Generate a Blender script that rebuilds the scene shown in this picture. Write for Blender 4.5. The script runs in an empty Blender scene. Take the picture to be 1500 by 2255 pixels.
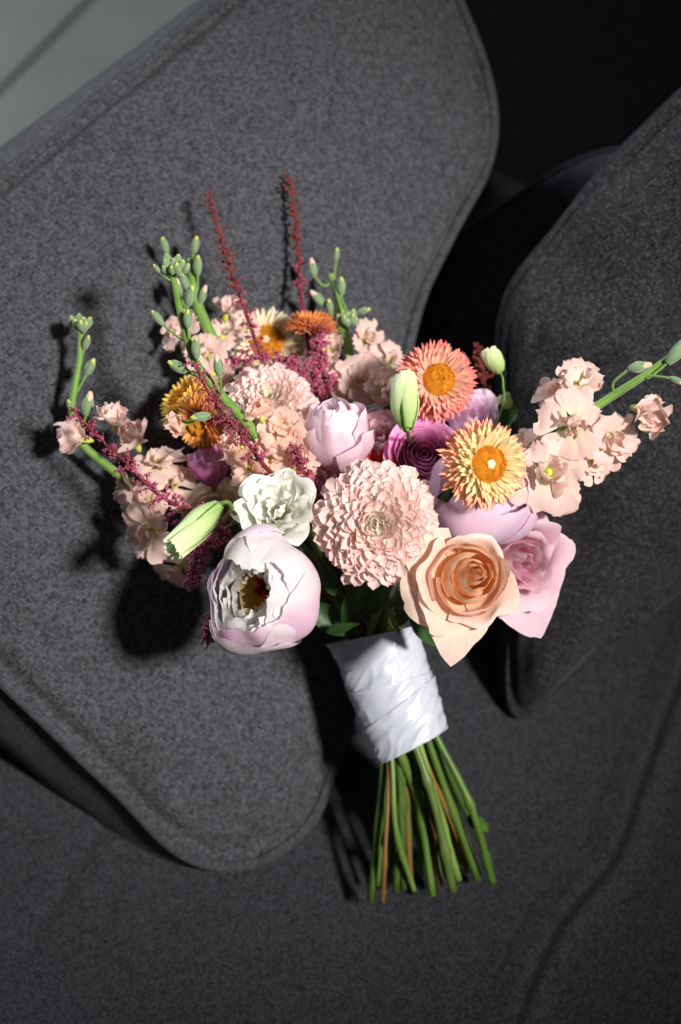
import bpy, math, random
from mathutils import Vector, Matrix, noise

random.seed(7)
SC = bpy.context.scene
COL = SC.collection
PI = math.pi
R_ = math.radians

# ------------------------------------------------------------------ camera
PITCH = R_(52.0)
CAMZ = 1.159
FPX = 60.0 / 36.0 * 2255.0
VR = Vector((1, 0, 0))
VU = Vector((0, math.sin(PITCH), math.cos(PITCH)))
VF = Vector((0, math.cos(PITCH), -math.sin(PITCH)))
CAM = Vector((0, 0, CAMZ))
cd = bpy.data.cameras.new("camera")
cam = bpy.data.objects.new("camera", cd)
COL.objects.link(cam)
cam.location = CAM
cam.rotation_euler = (PI / 2 - PITCH, 0, 0)
cd.lens = 60.0
cd.sensor_width = 36.0
cd.sensor_fit = 'AUTO'
cd.clip_start = 0.02
cd.clip_end = 60
cd.dof.use_dof = True
cd.dof.focus_distance = 1.085
cd.dof.aperture_fstop = 4.0
cd.dof.aperture_blades = 9
SC.camera = cam

# ------------------------------------------------------------------ light
world = bpy.data.worlds.new("World")
SC.world = world
world.use_nodes = True
bg = world.node_tree.nodes["Background"]
bg.inputs[0].default_value = (0.80, 0.88, 1.0, 1)
bg.inputs[1].default_value = 0.060


def at(px, py, d):
    x = (px - 750.0) / FPX * d
    y = (1127.5 - py) / FPX * d
    return CAM + VR * x + VU * y + VF * d


def cdir(x, y, z):
    """camera-frame direction (right, up, towards camera) in world space"""
    return (VR * x + VU * y - VF * z)


def lamp(name, loc, target, size, watts, color):
    ld = bpy.data.lights.new(name, 'AREA')
    ld.shape = 'DISK'
    ld.size = size
    ld.energy = watts
    ld.color = color
    o = bpy.data.objects.new(name, ld)
    COL.objects.link(o)
    o.location = loc
    o.rotation_euler = (Vector(target) - Vector(loc)).to_track_quat('-Z', 'Y').to_euler()
    return o


KEYDIR = cdir(0.48, 0.07, 0.87).normalized()
KEYAIM = at(640, 900, 1.17)
kd = bpy.data.lights.new("window_key", 'SPOT')
kd.energy = 800.0
kd.shadow_soft_size = 0.17
kd.spot_size = R_(19.5)
kd.spot_blend = 1.0
kd.color = (1.0, 0.965, 0.92)
key = bpy.data.objects.new("window_key", kd)
COL.objects.link(key)
key.location = KEYAIM + KEYDIR * 3.2
key.rotation_euler = (-KEYDIR).to_track_quat('-Z', 'Y').to_euler()
lamp("window_far", (-2.2, 3.4, 1.7), (-0.7, 2.2, -0.45), 1.3, 130.0, (0.86, 0.95, 1.0))

vs = SC.view_settings
vs.view_transform = 'Standard'
vs.look = 'None'
vs.exposure = 0.0
vs.gamma = 1.0
vs.use_curve_mapping = False
SC.cycles.max_bounces = 8
SC.cycles.diffuse_bounces = 4
SC.cycles.transmission_bounces = 6
SC.cycles.use_denoising = True


# ------------------------------------------------------------------ helpers
def on_z(px, py, z=0.0):
    ray = VR * ((px - 750.0) / FPX) + VU * ((1127.5 - py) / FPX) + VF
    return CAM + ray * ((z - CAMZ) / ray.z)


def frame(normal, loc=(0, 0, 0), twist=0.0):
    n = Vector(normal).normalized()
    x = VU.cross(n)
    if x.length < 1e-3:
        x = VR.copy()
    x.normalize()
    y = n.cross(x)
    m = Matrix((x, y, n)).transposed().to_4x4()
    if twist:
        m = m @ Matrix.Rotation(twist, 4, 'Z')
    m.translation = Vector(loc)
    return m


def mesh(name, verts, faces, uvs=None, mat=None, smooth=True):
    me = bpy.data.meshes.new(name)
    me.from_pydata([tuple(v) for v in verts], [], faces)
    if uvs is not None:
        ul = me.uv_layers.new(name="UVMap")
        flat = []
        for f in faces:
            for i in f:
                flat.extend(uvs[i])
        ul.data.foreach_set("uv", flat)
    if smooth:
        me.polygons.foreach_set("use_smooth", [True] * len(me.polygons))
    if mat:
        me.materials.append(mat)
    me.update()
    return me


class MB:
    """collects pieces of one part"""

    def __init__(self):
        self.v, self.f, self.u = [], [], []

    def add(self, v, f, u=None, M=None):
        b = len(self.v)
        if M is not None:
            v = [M @ Vector(p) for p in v]
        self.v.extend(v)
        self.u.extend(u if u is not None else [(0.5, 0.5)] * len(v))
        self.f.extend([tuple(i + b for i in q) for q in f])

    def mesh(self, name, mat, smooth=True):
        return mesh(name, self.v, self.f, self.u, mat, smooth)


def part(name, me, parent=None, M=None):
    o = bpy.data.objects.new(name, me)
    COL.objects.link(o)
    if parent is not None:
        o.parent = parent
    if M is not None:
        o.matrix_basis = M
    return o


def thing(name, label, cat, M=None, group=None, me=None):
    o = bpy.data.objects.new(name, me)
    COL.objects.link(o)
    if M is not None:
        o.matrix_basis = M
    o["label"] = label
    o["category"] = cat
    if group:
        o["group"] = group
    return o


def grid(nu, nv, fn, closed=False):
    """fn(a, b) -> (pos, uv), a, b in 0..1"""
    v, u, f = [], [], []
    for j in range(nv + 1):
        for i in range(nu + 1):
            p, t = fn(i / nu, j / nv)
            v.append(p)
            u.append(t)
    w = nu + 1
    for j in range(nv):
        for i in range(nu):
            a = j * w + i
            f.append((a, a + 1, a + w + 1, a + w))
    return v, f, u


def crom(pts, n=6):
    """Catmull-Rom resample"""
    P = [Vector(p) for p in pts]
    P = [P[0] * 2 - P[1]] + P + [P[-1] * 2 - P[-2]]
    out = []
    for k in range(1, len(P) - 2):
        a, b, c, d = P[k - 1], P[k], P[k + 1], P[k + 2]
        for i in range(n):
            t = i / n
            out.append(0.5 * ((2 * b) + (c - a) * t + (2 * a - 5 * b + 4 * c - d) * t * t + (3 * b - a - 3 * c + d) * t ** 3))
    out.append(P[-2])
    return out


def tube(pts, rad, seg=8, cap=True):
    """rad: float or fn(t)"""
    n = len(pts)
    v, f, u = [], [], []
    prev = None
    for i, p in enumerate(pts):
        d = (pts[min(n - 1, i + 1)] - pts[max(0, i - 1)])
        if d.length < 1e-9:
            d = Vector((0, 0, 1))
        d.normalize()
        if prev is None:
            a = d.orthogonal().normalized()
        else:
            a = (prev - d * prev.dot(d)).normalized()
        prev = a
        b = d.cross(a)
        t = i / (n - 1)
        r = rad(t) if callable(rad) else rad
        for k in range(seg):
            th = 2 * PI * k / seg
            v.append(p + (a * math.cos(th) + b * math.sin(th)) * r)
            u.append((k / seg, t))
    for i in range(n - 1):
        for k in range(seg):
            k2 = (k + 1) % seg
            f.append((i * seg + k, i * seg + k2, (i + 1) * seg + k2, (i + 1) * seg + k))
    if cap:
        f.append(tuple(range(seg - 1, -1, -1)))
        f.append(tuple((n - 1) * seg + k for k in range(seg)))
    return v, f, u


def nz(x, y=0.0, z=0.0):
    return noise.noise(Vector((x, y, z)))


def lerp(a, b, t):
    return a + (b - a) * t


def sstep(a, b, x):
    t = min(1, max(0, (x - a) / (b - a)))
    return t * t * (3 - 2 * t)


# ------------------------------------------------------------------ materials
def new_mat(name):
    m = bpy.data.materials.new(name)
    m.use_nodes = True
    nt = m.node_tree
    for n in list(nt.nodes):
        nt.nodes.remove(n)
    return m, nt


class NT:
    def __init__(self, nt):
        self.nt = nt

    def n(self, kind, **kw):
        nd = self.nt.nodes.new(kind)
        for k, v in kw.items():
            setattr(nd, k, v)
        return nd

    def link(self, a, b):
        self.nt.links.new(a, b)

    def math(self, op, a, b=None, c=None):
        nd = self.n('ShaderNodeMath', operation=op)
        for i, x in enumerate((a, b, c)):
            if x is None:
                continue
            if isinstance(x, (int, float)):
                nd.inputs[i].default_value = x
            else:
                self.link(x, nd.inputs[i])
        return nd.outputs[0]

    def mix(self, fac, a, b, blend='MIX'):
        nd = self.n('ShaderNodeMix', data_type='RGBA', blend_type=blend)
        for sock, x in ((nd.inputs[0], fac), (nd.inputs[6], a), (nd.inputs[7], b)):
            if isinstance(x, (int, float)):
                sock.default_value = x
            elif isinstance(x, tuple):
                sock.default_value = x if len(x) == 4 else (*x, 1)
            else:
                self.link(x, sock)
        return nd.outputs[2]

    def ramp(self, fac, stops, interp='LINEAR'):
        nd = self.n('ShaderNodeValToRGB')
        cr = nd.color_ramp
        cr.interpolation = interp
        while len(cr.elements) > 1:
            cr.elements.remove(cr.elements[-1])
        cr.elements[0].position = stops[0][0]
        cr.elements[0].color = (*stops[0][1], 1)
        for p, c in stops[1:]:
            e = cr.elements.new(p)
            e.color = (*c, 1)
        self.link(fac, nd.inputs[0])
        return nd.outputs[0]

    def noise(self, vec, scale, detail=2, rough=0.5):
        nd = self.n('ShaderNodeTexNoise')
        nd.inputs['Scale'].default_value = scale
        nd.inputs['Detail'].default_value = detail
        nd.inputs['Roughness'].default_value = rough
        if vec is not None:
            self.link(vec, nd.inputs['Vector'])
        return nd.outputs['Fac']

    def scalevec(self, vec, s):
        nd = self.n('ShaderNodeVectorMath', operation='MULTIPLY')
        self.link(vec, nd.inputs[0])
        nd.inputs[1].default_value = s
        return nd.outputs[0]


def petal_mat(name, stops, patch=None, trans=0.22, rough=0.6, vein=0.10, jitter=0.10, bump=0.25, edge=None,
              vscale=(26, 1.6, 1), spec=0.25):
    """colour runs base -> tip along V; faint veins; optional coloured patches of pigment"""
    m, nt = new_mat(name)
    t = NT(nt)
    uv = t.n('ShaderNodeTexCoord')
    sep = t.n('ShaderNodeSeparateXYZ')
    t.link(uv.outputs['UV'], sep.inputs[0])
    oi = t.n('ShaderNodeObjectInfo')
    wob = t.noise(uv.outputs['Object'], 60, 2)
    v = t.math('ADD', sep.outputs[1], t.math('MULTIPLY', t.math('SUBTRACT', wob, 0.5), 0.22))
    v = t.math('ADD', v, t.math('MULTIPLY', t.math('SUBTRACT', oi.outputs['Random'], 0.5), jitter * 1.5))
    col = t.ramp(v, stops)
    if edge:
        e = t.math('ABSOLUTE', t.math('SUBTRACT', sep.outputs[0], 0.5))
        e = t.math('POWER', t.math('MULTIPLY', e, 2.0), 3.0)
        col = t.mix(t.math('MULTIPLY', e, edge[1]), col, edge[0])
    if patch:
        pcol, amt, scale = patch
        off = t.n('ShaderNodeVectorMath', operation='ADD')
        t.link(uv.outputs['Object'], off.inputs[0])
        t.link(oi.outputs['Random'], off.inputs[1])
        pn = t.noise(off.outputs[0], scale, 2)
        pf = t.n('ShaderNodeMapRange')
        pf.inputs[1].default_value = 0.45
        pf.inputs[2].default_value = 0.68
        t.link(pn, pf.inputs[0])
        col = t.mix(t.math('MULTIPLY', pf.outputs[0], amt), col, pcol)
    vn = t.noise(t.scalevec(uv.outputs['UV'], vscale), 1.0, 3, 0.6)
    vv = t.math('ADD', 1.0 - vein, t.math('MULTIPLY', vn, vein * 2))
    rv = t.math('ADD', 1.0 - jitter * 0.5, t.math('MULTIPLY', oi.outputs['Random'], jitter))
    mul = t.n('ShaderNodeVectorMath', operation='SCALE')
    t.link(col, mul.inputs[0])
    t.link(t.math('MULTIPLY', vv, rv), mul.inputs['Scale'])
    col = mul.outputs[0]
    bs = t.n('ShaderNodeBsdfPrincipled')
    t.link(col, bs.inputs['Base Color'])
    bs.inputs['Roughness'].default_value = rough
    bs.inputs['Specular IOR Level'].default_value = spec
    bs.inputs['Sheen Weight'].default_value = 0.12
    bm = t.n('ShaderNodeBump')
    bm.inputs['Strength'].default_value = bump
    bm.inputs['Distance'].default_value = 0.0006
    t.link(vn, bm.inputs['Height'])
    t.link(bm.outputs[0], bs.inputs['Normal'])
    tr = t.n('ShaderNodeBsdfTranslucent')
    t.link(col, tr.inputs['Color'])
    mx = t.n('ShaderNodeMixShader')
    mx.inputs[0].default_value = trans
    t.link(bs.outputs[0], mx.inputs[1])
    t.link(tr.outputs[0], mx.inputs[2])
    out = t.n('ShaderNodeOutputMaterial')
    t.link(mx.outputs[0], out.inputs[0])
    return m


def plain_mat(name, a, b, scale=80, rough=0.5, spec=0.3, sheen=0.0, stretch=None, bump=0.2, sheen_r=0.4, third=None, jit=0.0):
    m, nt = new_mat(name)
    t = NT(nt)
    tc = t.n('ShaderNodeTexCoord')
    oi = t.n('ShaderNodeObjectInfo')
    off = t.n('ShaderNodeVectorMath', operation='ADD')
    src = tc.outputs['UV'] if stretch else tc.outputs['Object']
    t.link(src, off.inputs[0])
    t.link(oi.outputs['Random'], off.inputs[1])
    vec = off.outputs[0]
    if stretch:
        vec = t.scalevec(vec, stretch)
        scale = 1.0
    nfac = t.noise(vec, scale, 3, 0.6)
    st = [(0.30, a), (0.68, b)]
    if third:
        st.append((0.8, third))
    col = t.ramp(nfac, st)
    if jit:
        mul = t.n('ShaderNodeVectorMath', operation='SCALE')
        t.link(col, mul.inputs[0])
        t.link(t.math('ADD', 1 - jit, t.math('MULTIPLY', oi.outputs['Random'], 2 * jit)), mul.inputs['Scale'])
        col = mul.outputs[0]
    bs = t.n('ShaderNodeBsdfPrincipled')
    t.link(col, bs.inputs['Base Color'])
    bs.inputs['Roughness'].default_value = rough
    bs.inputs['Specular IOR Level'].default_value = spec
    bs.inputs['Sheen Weight'].default_value = sheen
    bs.inputs['Sheen Roughness'].default_value = sheen_r
    bm = t.n('ShaderNodeBump')
    bm.inputs['Strength'].default_value = bump
    bm.inputs['Distance'].default_value = 0.0005
    t.link(nfac, bm.inputs['Height'])
    t.link(bm.outputs[0], bs.inputs['Normal'])
    out = t.n('ShaderNodeOutputMaterial')
    t.link(bs.outputs[0], out.inputs[0])
    return m


def fabric_mat(name, dark, light, pitch=0.0019, glints=0.0, slub=1.0, tint=(1, 1, 1)):
    """plain weave tweed laid out in metres on the UV map"""
    m, nt = new_mat(name)
    t = NT(nt)
    tc = t.n('ShaderNodeTexCoord')
    uv = tc.outputs['UV']
    wn = t.n('ShaderNodeTexNoise')
    wn.inputs['Scale'].default_value = 70
    wn.inputs['Detail'].default_value = 3
    t.link(uv, wn.inputs['Vector'])
    sb = t.n('ShaderNodeVectorMath', operation='SUBTRACT')
    t.link(wn.outputs['Color'], sb.inputs[0])
    sb.inputs[1].default_value = (0.5, 0.5, 0.5)
    sc = t.n('ShaderNodeVectorMath', operation='SCALE')
    t.link(sb.outputs[0], sc.inputs[0])
    sc.inputs['Scale'].default_value = 0.0014
    ad = t.n('ShaderNodeVectorMath', operation='ADD')
    t.link(uv, ad.inputs[0])
    t.link(sc.outputs[0], ad.inputs[1])
    w = ad.outputs[0]
    sv = t.scalevec(w, (1 / pitch, 1 / pitch, 0))
    sep = t.n('ShaderNodeSeparateXYZ')
    t.link(sv, sep.inputs[0])
    X, Y = sep.outputs[0], sep.outputs[1]
    fx, fy = t.math('FRACT', X), t.math('FRACT', Y)
    cx, cy = t.math('FLOOR', X), t.math('FLOOR', Y)
    par = t.math('MODULO', t.math('ABSOLUTE', t.math('ADD', cx, cy)), 2.0)
    sx = t.math('SINE', t.math('MULTIPLY', fx, PI))
    sy = t.math('SINE', t.math('MULTIPLY', fy, PI))
    hw = t.math('MULTIPLY', t.math('POWER', sx, 0.6), t.math('ADD', 0.45, t.math('MULTIPLY', sy, 0.55)))
    hf = t.math('MULTIPLY', t.math('POWER', sy, 0.6), t.math('ADD', 0.45, t.math('MULTIPLY', sx, 0.55)))
    h = t.math('ADD', t.math('MULTIPLY', hw, par), t.math('MULTIPLY', hf, t.math('SUBTRACT', 1.0, par)))
    cb = t.n('ShaderNodeCombineXYZ')
    t.link(cx, cb.inputs[0])
    t.link(cy, cb.inputs[1])
    wh = t.n('ShaderNodeTexWhiteNoise', noise_dimensions='2D')
    t.link(cb.outputs[0], wh.inputs['Vector'])
    s1 = t.noise(t.scalevec(w, (800, 170, 0)), 1.0, 2, 0.6)
    s2 = t.noise(t.scalevec(w, (170, 800, 0)), 1.0, 2, 0.6)
    big = t.noise(uv, 120, 3, 0.6)
    sl = t.math('ADD', t.math('MULTIPLY', s1, par), t.math('MULTIPLY', s2, t.math('SUBTRACT', 1.0, par)))
    sl = t.math('ADD', t.math('MULTIPLY', t.math('ADD', s1, s2), 0.3), t.math('MULTIPLY', sl, 0.4))
    val = t.math('ADD', t.math('MULTIPLY', wh.outputs['Value'], 0.42),
                 t.math('ADD', t.math('MULTIPLY', t.math('SUBTRACT', sl, 0.5), 2.1 * slub),
                        t.math('MULTIPLY', t.math('SUBTRACT', big, 0.5), 0.3)))
    val = t.math('ADD', val, 0.29)
    val = t.math('MULTIPLY', val, t.math('ADD', 0.35, t.math('MULTIPLY', h, 0.75)))
    mid = tuple((dark[i] * 0.55 + light[i] * 0.45) for i in range(3))
    col = t.ramp(val, [(0.05, dark), (0.45, mid), (0.95, light)])
    if glints:
        fl = t.math('GREATER_THAN', wh.outputs['Value'], 0.84)  # pale cells: thread glints painted into the colour
        fl = t.math('MULTIPLY', fl, t.math('MULTIPLY', h, glints))
        col = t.mix(fl, col, (0.42, 0.40, 0.38))
    bs = t.n('ShaderNodeBsdfPrincipled')
    t.link(col, bs.inputs['Base Color'])
    bs.inputs['Roughness'].default_value = 0.9
    bs.inputs['Specular IOR Level'].default_value = 0.12
    bs.inputs['Sheen Weight'].default_value = 0.06
    bs.inputs['Sheen Roughness'].default_value = 0.5
    bm = t.n('ShaderNodeBump')
    bm.inputs['Strength'].default_value = 0.55
    bm.inputs['Distance'].default_value = 0.0006
    t.link(t.math('ADD', h, t.math('MULTIPLY', sl, 0.6)), bm.inputs['Height'])
    t.link(bm.outputs[0], bs.inputs['Normal'])
    out = t.n('ShaderNodeOutputMaterial')
    t.link(bs.outputs[0], out.inputs[0])
    return m


M = {}
M['fab_pillow'] = fabric_mat('fabric_pillow', (0.0075, 0.0078, 0.0105), (0.128, 0.129, 0.146), pitch=0.0019, slub=0.72)
M['fab_seat_dim'] = fabric_mat('fabric_seat_dim', (0.0095, 0.0100, 0.0132), (0.076, 0.076, 0.089), slub=0.75, pitch=0.0019)  # same cloth, darkened in colour to stand in for weaker light on the seat
M['fab_grazing_shade'] = fabric_mat('fabric_grazing_shade', (0.0035, 0.0035, 0.0045), (0.050, 0.050, 0.056), glints=0.055, pitch=0.0017)  # darkened base and pale cells paint in the look of grazing light
M['tile'] = plain_mat('floor_tile', (0.122, 0.122, 0.114), (0.150, 0.150, 0.140), scale=6, rough=0.5, bump=0.02)
M['grout'] = plain_mat('grout', (0.094, 0.096, 0.091), (0.110, 0.112, 0.107), scale=60, rough=0.9)
M['satin'] = plain_mat('white_satin', (0.47, 0.50, 0.57), (0.53, 0.55, 0.62), scale=50, rough=0.27, spec=0.65, sheen=0.3, bump=0.05)
M['mum'] = petal_mat('mum_petal', [(0.0, (0.84, 0.78, 0.62)), (0.4, (0.90, 0.79, 0.72)), (0.85, (0.92, 0.74, 0.69)), (1.0, (0.90, 0.62, 0.58))], vein=0.05, trans=0.45)
M['mum_in'] = petal_mat('mum_inner_petal', [(0.0, (0.62, 0.64, 0.34)), (0.5, (0.88, 0.82, 0.70)), (1.0, (0.90, 0.78, 0.70))], vein=0.05, trans=0.45)
M['straw_gold'] = petal_mat('straw_gold', [(0.0, (0.90, 0.68, 0.32)), (0.5, (0.92, 0.68, 0.38)), (0.85, (0.89, 0.46, 0.28)), (1.0, (0.80, 0.30, 0.19))], trans=0.25, rough=0.38, vein=0.14, spec=0.45)
M['straw_gold_in'] = petal_mat('straw_gold_inner', [(0.0, (0.90, 0.66, 0.26)), (0.6, (0.94, 0.80, 0.46)), (1.0, (0.92, 0.68, 0.40))], trans=0.25, rough=0.38, vein=0.14, spec=0.45)
M['straw_coral'] = petal_mat('straw_coral', [(0.0, (0.88, 0.50, 0.33)), (0.5, (0.86, 0.40, 0.28)), (1.0, (0.76, 0.20, 0.19))], trans=0.3, rough=0.34, vein=0.2, spec=0.5)
M['straw_coral_in'] = petal_mat('straw_coral_inner', [(0.0, (0.90, 0.56, 0.36)), (0.6, (0.91, 0.56, 0.42)), (1.0, (0.84, 0.34, 0.29))], trans=0.3, rough=0.34, vein=0.2, spec=0.5)
M['straw_cream'] = petal_mat('straw_cream', [(0.0, (0.80, 0.60, 0.28)), (0.5, (0.84, 0.72, 0.50)), (1.0, (0.84, 0.76, 0.60))], trans=0.25, rough=0.4, spec=0.4)
M['straw_yellow'] = petal_mat('straw_yellow', [(0.0, (0.80, 0.36, 0.06)), (0.55, (0.82, 0.46, 0.08)), (1.0, (0.86, 0.64, 0.14))], trans=0.2, rough=0.4, spec=0.4)
M['straw_orange'] = petal_mat('straw_orange', [(0.0, (0.78, 0.32, 0.05)), (0.55, (0.80, 0.30, 0.07)), (1.0, (0.82, 0.44, 0.14))], trans=0.2, rough=0.4, spec=0.4)
M['straw_rust'] = petal_mat('straw_rust', [(0.0, (0.66, 0.18, 0.05)), (0.6, (0.70, 0.20, 0.06)), (1.0, (0.74, 0.28, 0.08))], trans=0.15, rough=0.4, spec=0.4)
M['red'] = petal_mat('red_petal', [(0.0, (0.45, 0.02, 0.02)), (1.0, (0.62, 0.04, 0.03))], trans=0.15)
M['disc'] = plain_mat('disc_orange', (0.50, 0.17, 0.006), (0.86, 0.42, 0.03), scale=420, rough=0.75, spec=0.15)
M['disc_mid'] = plain_mat('disc_center', (0.62, 0.50, 0.28), (0.74, 0.64, 0.42), scale=400, rough=0.8)
M['peony'] = petal_mat('peony_outer', [(0.0, (0.80, 0.60, 0.68)), (0.5, (0.87, 0.74, 0.79)), (1.0, (0.90, 0.87, 0.87))], patch=((0.84, 0.46, 0.69), 0.8, 18), trans=0.45, vein=0.12, vscale=(40, 1.6, 1))
M['peony_in'] = petal_mat('peony_white', [(0.0, (0.80, 0.70, 0.62)), (0.4, (0.90, 0.88, 0.86)), (1.0, (0.92, 0.91, 0.90))], trans=0.45, vein=0.05)
M['peony_gold'] = petal_mat('peony_gold', [(0.0, (0.60, 0.28, 0.03)), (0.6, (0.80, 0.52, 0.12)), (1.0, (0.86, 0.74, 0.46))], trans=0.25)
M['peony_pink'] = petal_mat('peony_pink', [(0.0, (0.72, 0.34, 0.56)), (0.6, (0.80, 0.48, 0.67)), (1.0, (0.84, 0.66, 0.78))], patch=((0.84, 0.74, 0.84), 0.6, 22), trans=0.45, vein=0.08)
M['blush'] = petal_mat('blush_bud', [(0.0, (0.80, 0.38, 0.54)), (0.5, (0.87, 0.54, 0.69)), (1.0, (0.88, 0.72, 0.77))], patch=((0.88, 0.76, 0.80), 0.4, 22), trans=0.45, vein=0.08)
M['wine'] = plain_mat('wine_carpel', (0.20, 0.004, 0.03), (0.32, 0.01, 0.05), rough=0.5)
M['magenta'] = petal_mat('magenta_petal', [(0.0, (0.56, 0.10, 0.34)), (0.6, (0.76, 0.26, 0.53)), (1.0, (0.84, 0.40, 0.66))], trans=0.42, vein=0.12)
M['rose_in'] = petal_mat('peach_rose_inner', [(0.0, (0.96, 0.52, 0.23)), (0.6, (0.96, 0.62, 0.35)), (1.0, (0.95, 0.70, 0.49))], trans=0.45, vein=0.06)
M['rose_out'] = petal_mat('peach_rose_outer', [(0.0, (0.88, 0.66, 0.36)), (0.45, (0.92, 0.63, 0.46)), (1.0, (0.90, 0.68, 0.59))], patch=((0.88, 0.74, 0.58), 0.6, 40), trans=0.42, vein=0.14, edge=((0.86, 0.52, 0.44), 0.35))
M['pinkrose'] = petal_mat('pink_rose', [(0.0, (0.84, 0.32, 0.46)), (0.5, (0.88, 0.50, 0.60)), (1.0, (0.88, 0.66, 0.74))], patch=((0.88, 0.74, 0.80), 0.5, 26), trans=0.45, vein=0.06)
M['dusty'] = petal_mat('dusty_rose', [(0.0, (0.70, 0.28, 0.34)), (0.6, (0.80, 0.44, 0.48)), (1.0, (0.84, 0.58, 0.60))], trans=0.45, vein=0.08)
M['cream'] = petal_mat('cream_rose', [(0.0, (0.72, 0.56, 0.24)), (0.5, (0.82, 0.68, 0.46)), (1.0, (0.84, 0.72, 0.58))], trans=0.25)
M['lisi'] = petal_mat('lisianthus_white', [(0.0, (0.66, 0.72, 0.38)), (0.4, (0.86, 0.87, 0.76)), (1.0, (0.90, 0.90, 0.85))], trans=0.45, vein=0.05)
M['lisi_bud'] = petal_mat('lisianthus_bud', [(0.0, (0.30, 0.42, 0.12)), (0.45, (0.56, 0.68, 0.30)), (1.0, (0.74, 0.80, 0.52))], trans=0.2, vein=0.12, vscale=(14, 1.2, 1))
M['stock'] = petal_mat('stock_petal', [(0.0, (0.72, 0.70, 0.16)), (0.24, (0.88, 0.80, 0.54)), (0.5, (0.90, 0.71, 0.62)), (1.0, (0.89, 0.64, 0.59))], patch=((0.86, 0.52, 0.48), 0.3, 90), trans=0.45, vein=0.18, bump=0.4)
M['stock_warm'] = petal_mat('stock_petal_warm', [(0.0, (0.72, 0.64, 0.16)), (0.24, (0.88, 0.70, 0.42)), (0.5, (0.90, 0.63, 0.49)), (1.0, (0.89, 0.58, 0.50))], trans=0.45, vein=0.18, bump=0.4)
M['stock_bud'] = petal_mat('stock_bud_petal', [(0.0, (0.66, 0.64, 0.20)), (0.5, (0.82, 0.62, 0.36)), (1.0, (0.84, 0.56, 0.48))], trans=0.2, vein=0.14)
M['green_eye'] = plain_mat('green_eye', (0.40, 0.48, 0.05), (0.56, 0.60, 0.10), scale=300)
M['stem'] = plain_mat('stem_green', (0.040, 0.095, 0.012), (0.100, 0.180, 0.026), stretch=(3, 9, 1), rough=0.42, spec=0.4, jit=0.35, bump=0.5)
M['stem_pale'] = plain_mat('stem_pale', (0.085, 0.165, 0.025), (0.19, 0.27, 0.06), stretch=(3, 9, 1), rough=0.42, spec=0.4, jit=0.35, bump=0.5)
M['stem_brown'] = plain_mat('stem_brown', (0.13, 0.065, 0.018), (0.26, 0.14, 0.035), stretch=(3, 5, 1), rough=0.5, third=(0.17, 0.20, 0.05))
M['cut'] = plain_mat('cut_stem', (0.30, 0.34, 0.16), (0.42, 0.44, 0.24), scale=300)
M['sepal'] = plain_mat('sepal_green', (0.11, 0.19, 0.09), (0.24, 0.33, 0.18), stretch=(12, 1.4, 1), rough=0.8, sheen=0.7, spec=0.15)
M['budlime'] = plain_mat('bud_lime', (0.36, 0.42, 0.07), (0.58, 0.58, 0.16), scale=300, rough=0.6)
M['stock_stem'] = plain_mat('stock_stem', (0.095, 0.20, 0.030), (0.18, 0.31, 0.062), stretch=(3, 8, 1), rough=0.5, sheen=0.35)
M['leaf'] = plain_mat('leaf_dark', (0.014, 0.048, 0.010), (0.034, 0.085, 0.018), stretch=(10, 3, 1), rough=0.45, spec=0.4)
M['ast_stem'] = plain_mat('astilbe_stem', (0.10, 0.009, 0.016), (0.20, 0.018, 0.03), scale=60, rough=0.5)
M['ast_pink'] = plain_mat('astilbe_pink', (0.26, 0.025, 0.075), (0.52, 0.13, 0.22), scale=900, rough=0.7)
M['ast_wine'] = plain_mat('astilbe_wine', (0.20, 0.02, 0.05), (0.42, 0.09, 0.14), scale=900, rough=0.7, third=(0.46, 0.22, 0.12))
M['ast_rust'] = plain_mat('astilbe_rust', (0.12, 0.015, 0.018), (0.26, 0.06, 0.035), scale=600, rough=0.7, third=(0.26, 0.17, 0.04))

# ------------------------------------------------------------------ large structure
E1 = Vector((0.57, 0.82, 0)).normalized()
E2 = Vector((0.82, -0.57, 0)).normalized()
ORG = Vector((-0.396, 0.69, 0))


def sofa_pt(a, b, z=0.0):
    p = ORG + E1 * a + E2 * b
    return Vector((p.x, p.y, z))


# floor with separate tiles, seen past the cushion
floor = part('floor', mesh('floor', [(-7, -4, -0.452), (6, -4, -0.452), (6, 9, -0.452), (-7, 9, -0.452)], [(0, 1, 2, 3)], [(0, 0), (1, 0), (1, 1), (0, 1)], M['grout'], False))
floor["kind"] = "structure"
tm = None
TS, GAP = 0.60, 0.010
mbt = MB()
hs = TS / 2 - GAP / 2
b = 0.003
tv = [(-hs, -hs, -0.008), (hs, -hs, -0.008), (hs, hs, -0.008), (-hs, hs, -0.008),
      (-hs, -hs, -b), (hs, -hs, -b), (hs, hs, -b), (-hs, hs, -b),
      (-hs + b, -hs + b, 0), (hs - b, -hs + b, 0), (hs - b, hs - b, 0), (-hs + b, hs - b, 0)]
tf = []
for k in range(4):
    k2 = (k + 1) % 4
    tf += [(k, k2, 4 + k2, 4 + k), (4 + k, 4 + k2, 8 + k2, 8 + k)]
tf.append((8, 9, 10, 11))
tme = mesh('tile', tv, tf, [(0, 0)] * 12, M['tile'], False)
ang = R_(-27)
for i in range(-4, 5):
    for j in range(-3, 5):
        c = Matrix.Rotation(ang, 3, 'Z') @ Vector((i * TS + 0.17, j * TS + 0.08, 0)) + Vector((-0.9, 2.3, 0))
        part('tile', tme, floor, Matrix.Translation((c.x, c.y, -0.447)) @ Matrix.Rotation(ang, 4, 'Z'))

# sofa: seat cushion, armrest behind the big cushion, backrest in the dark
sofa = thing('sofa', 'grey woven fabric sofa, colour darkened for weaker light, the bouquet and cushions lie on', 'sofa', Matrix.Translation(ORG))
SI = Matrix.Translation(-ORG)


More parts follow.
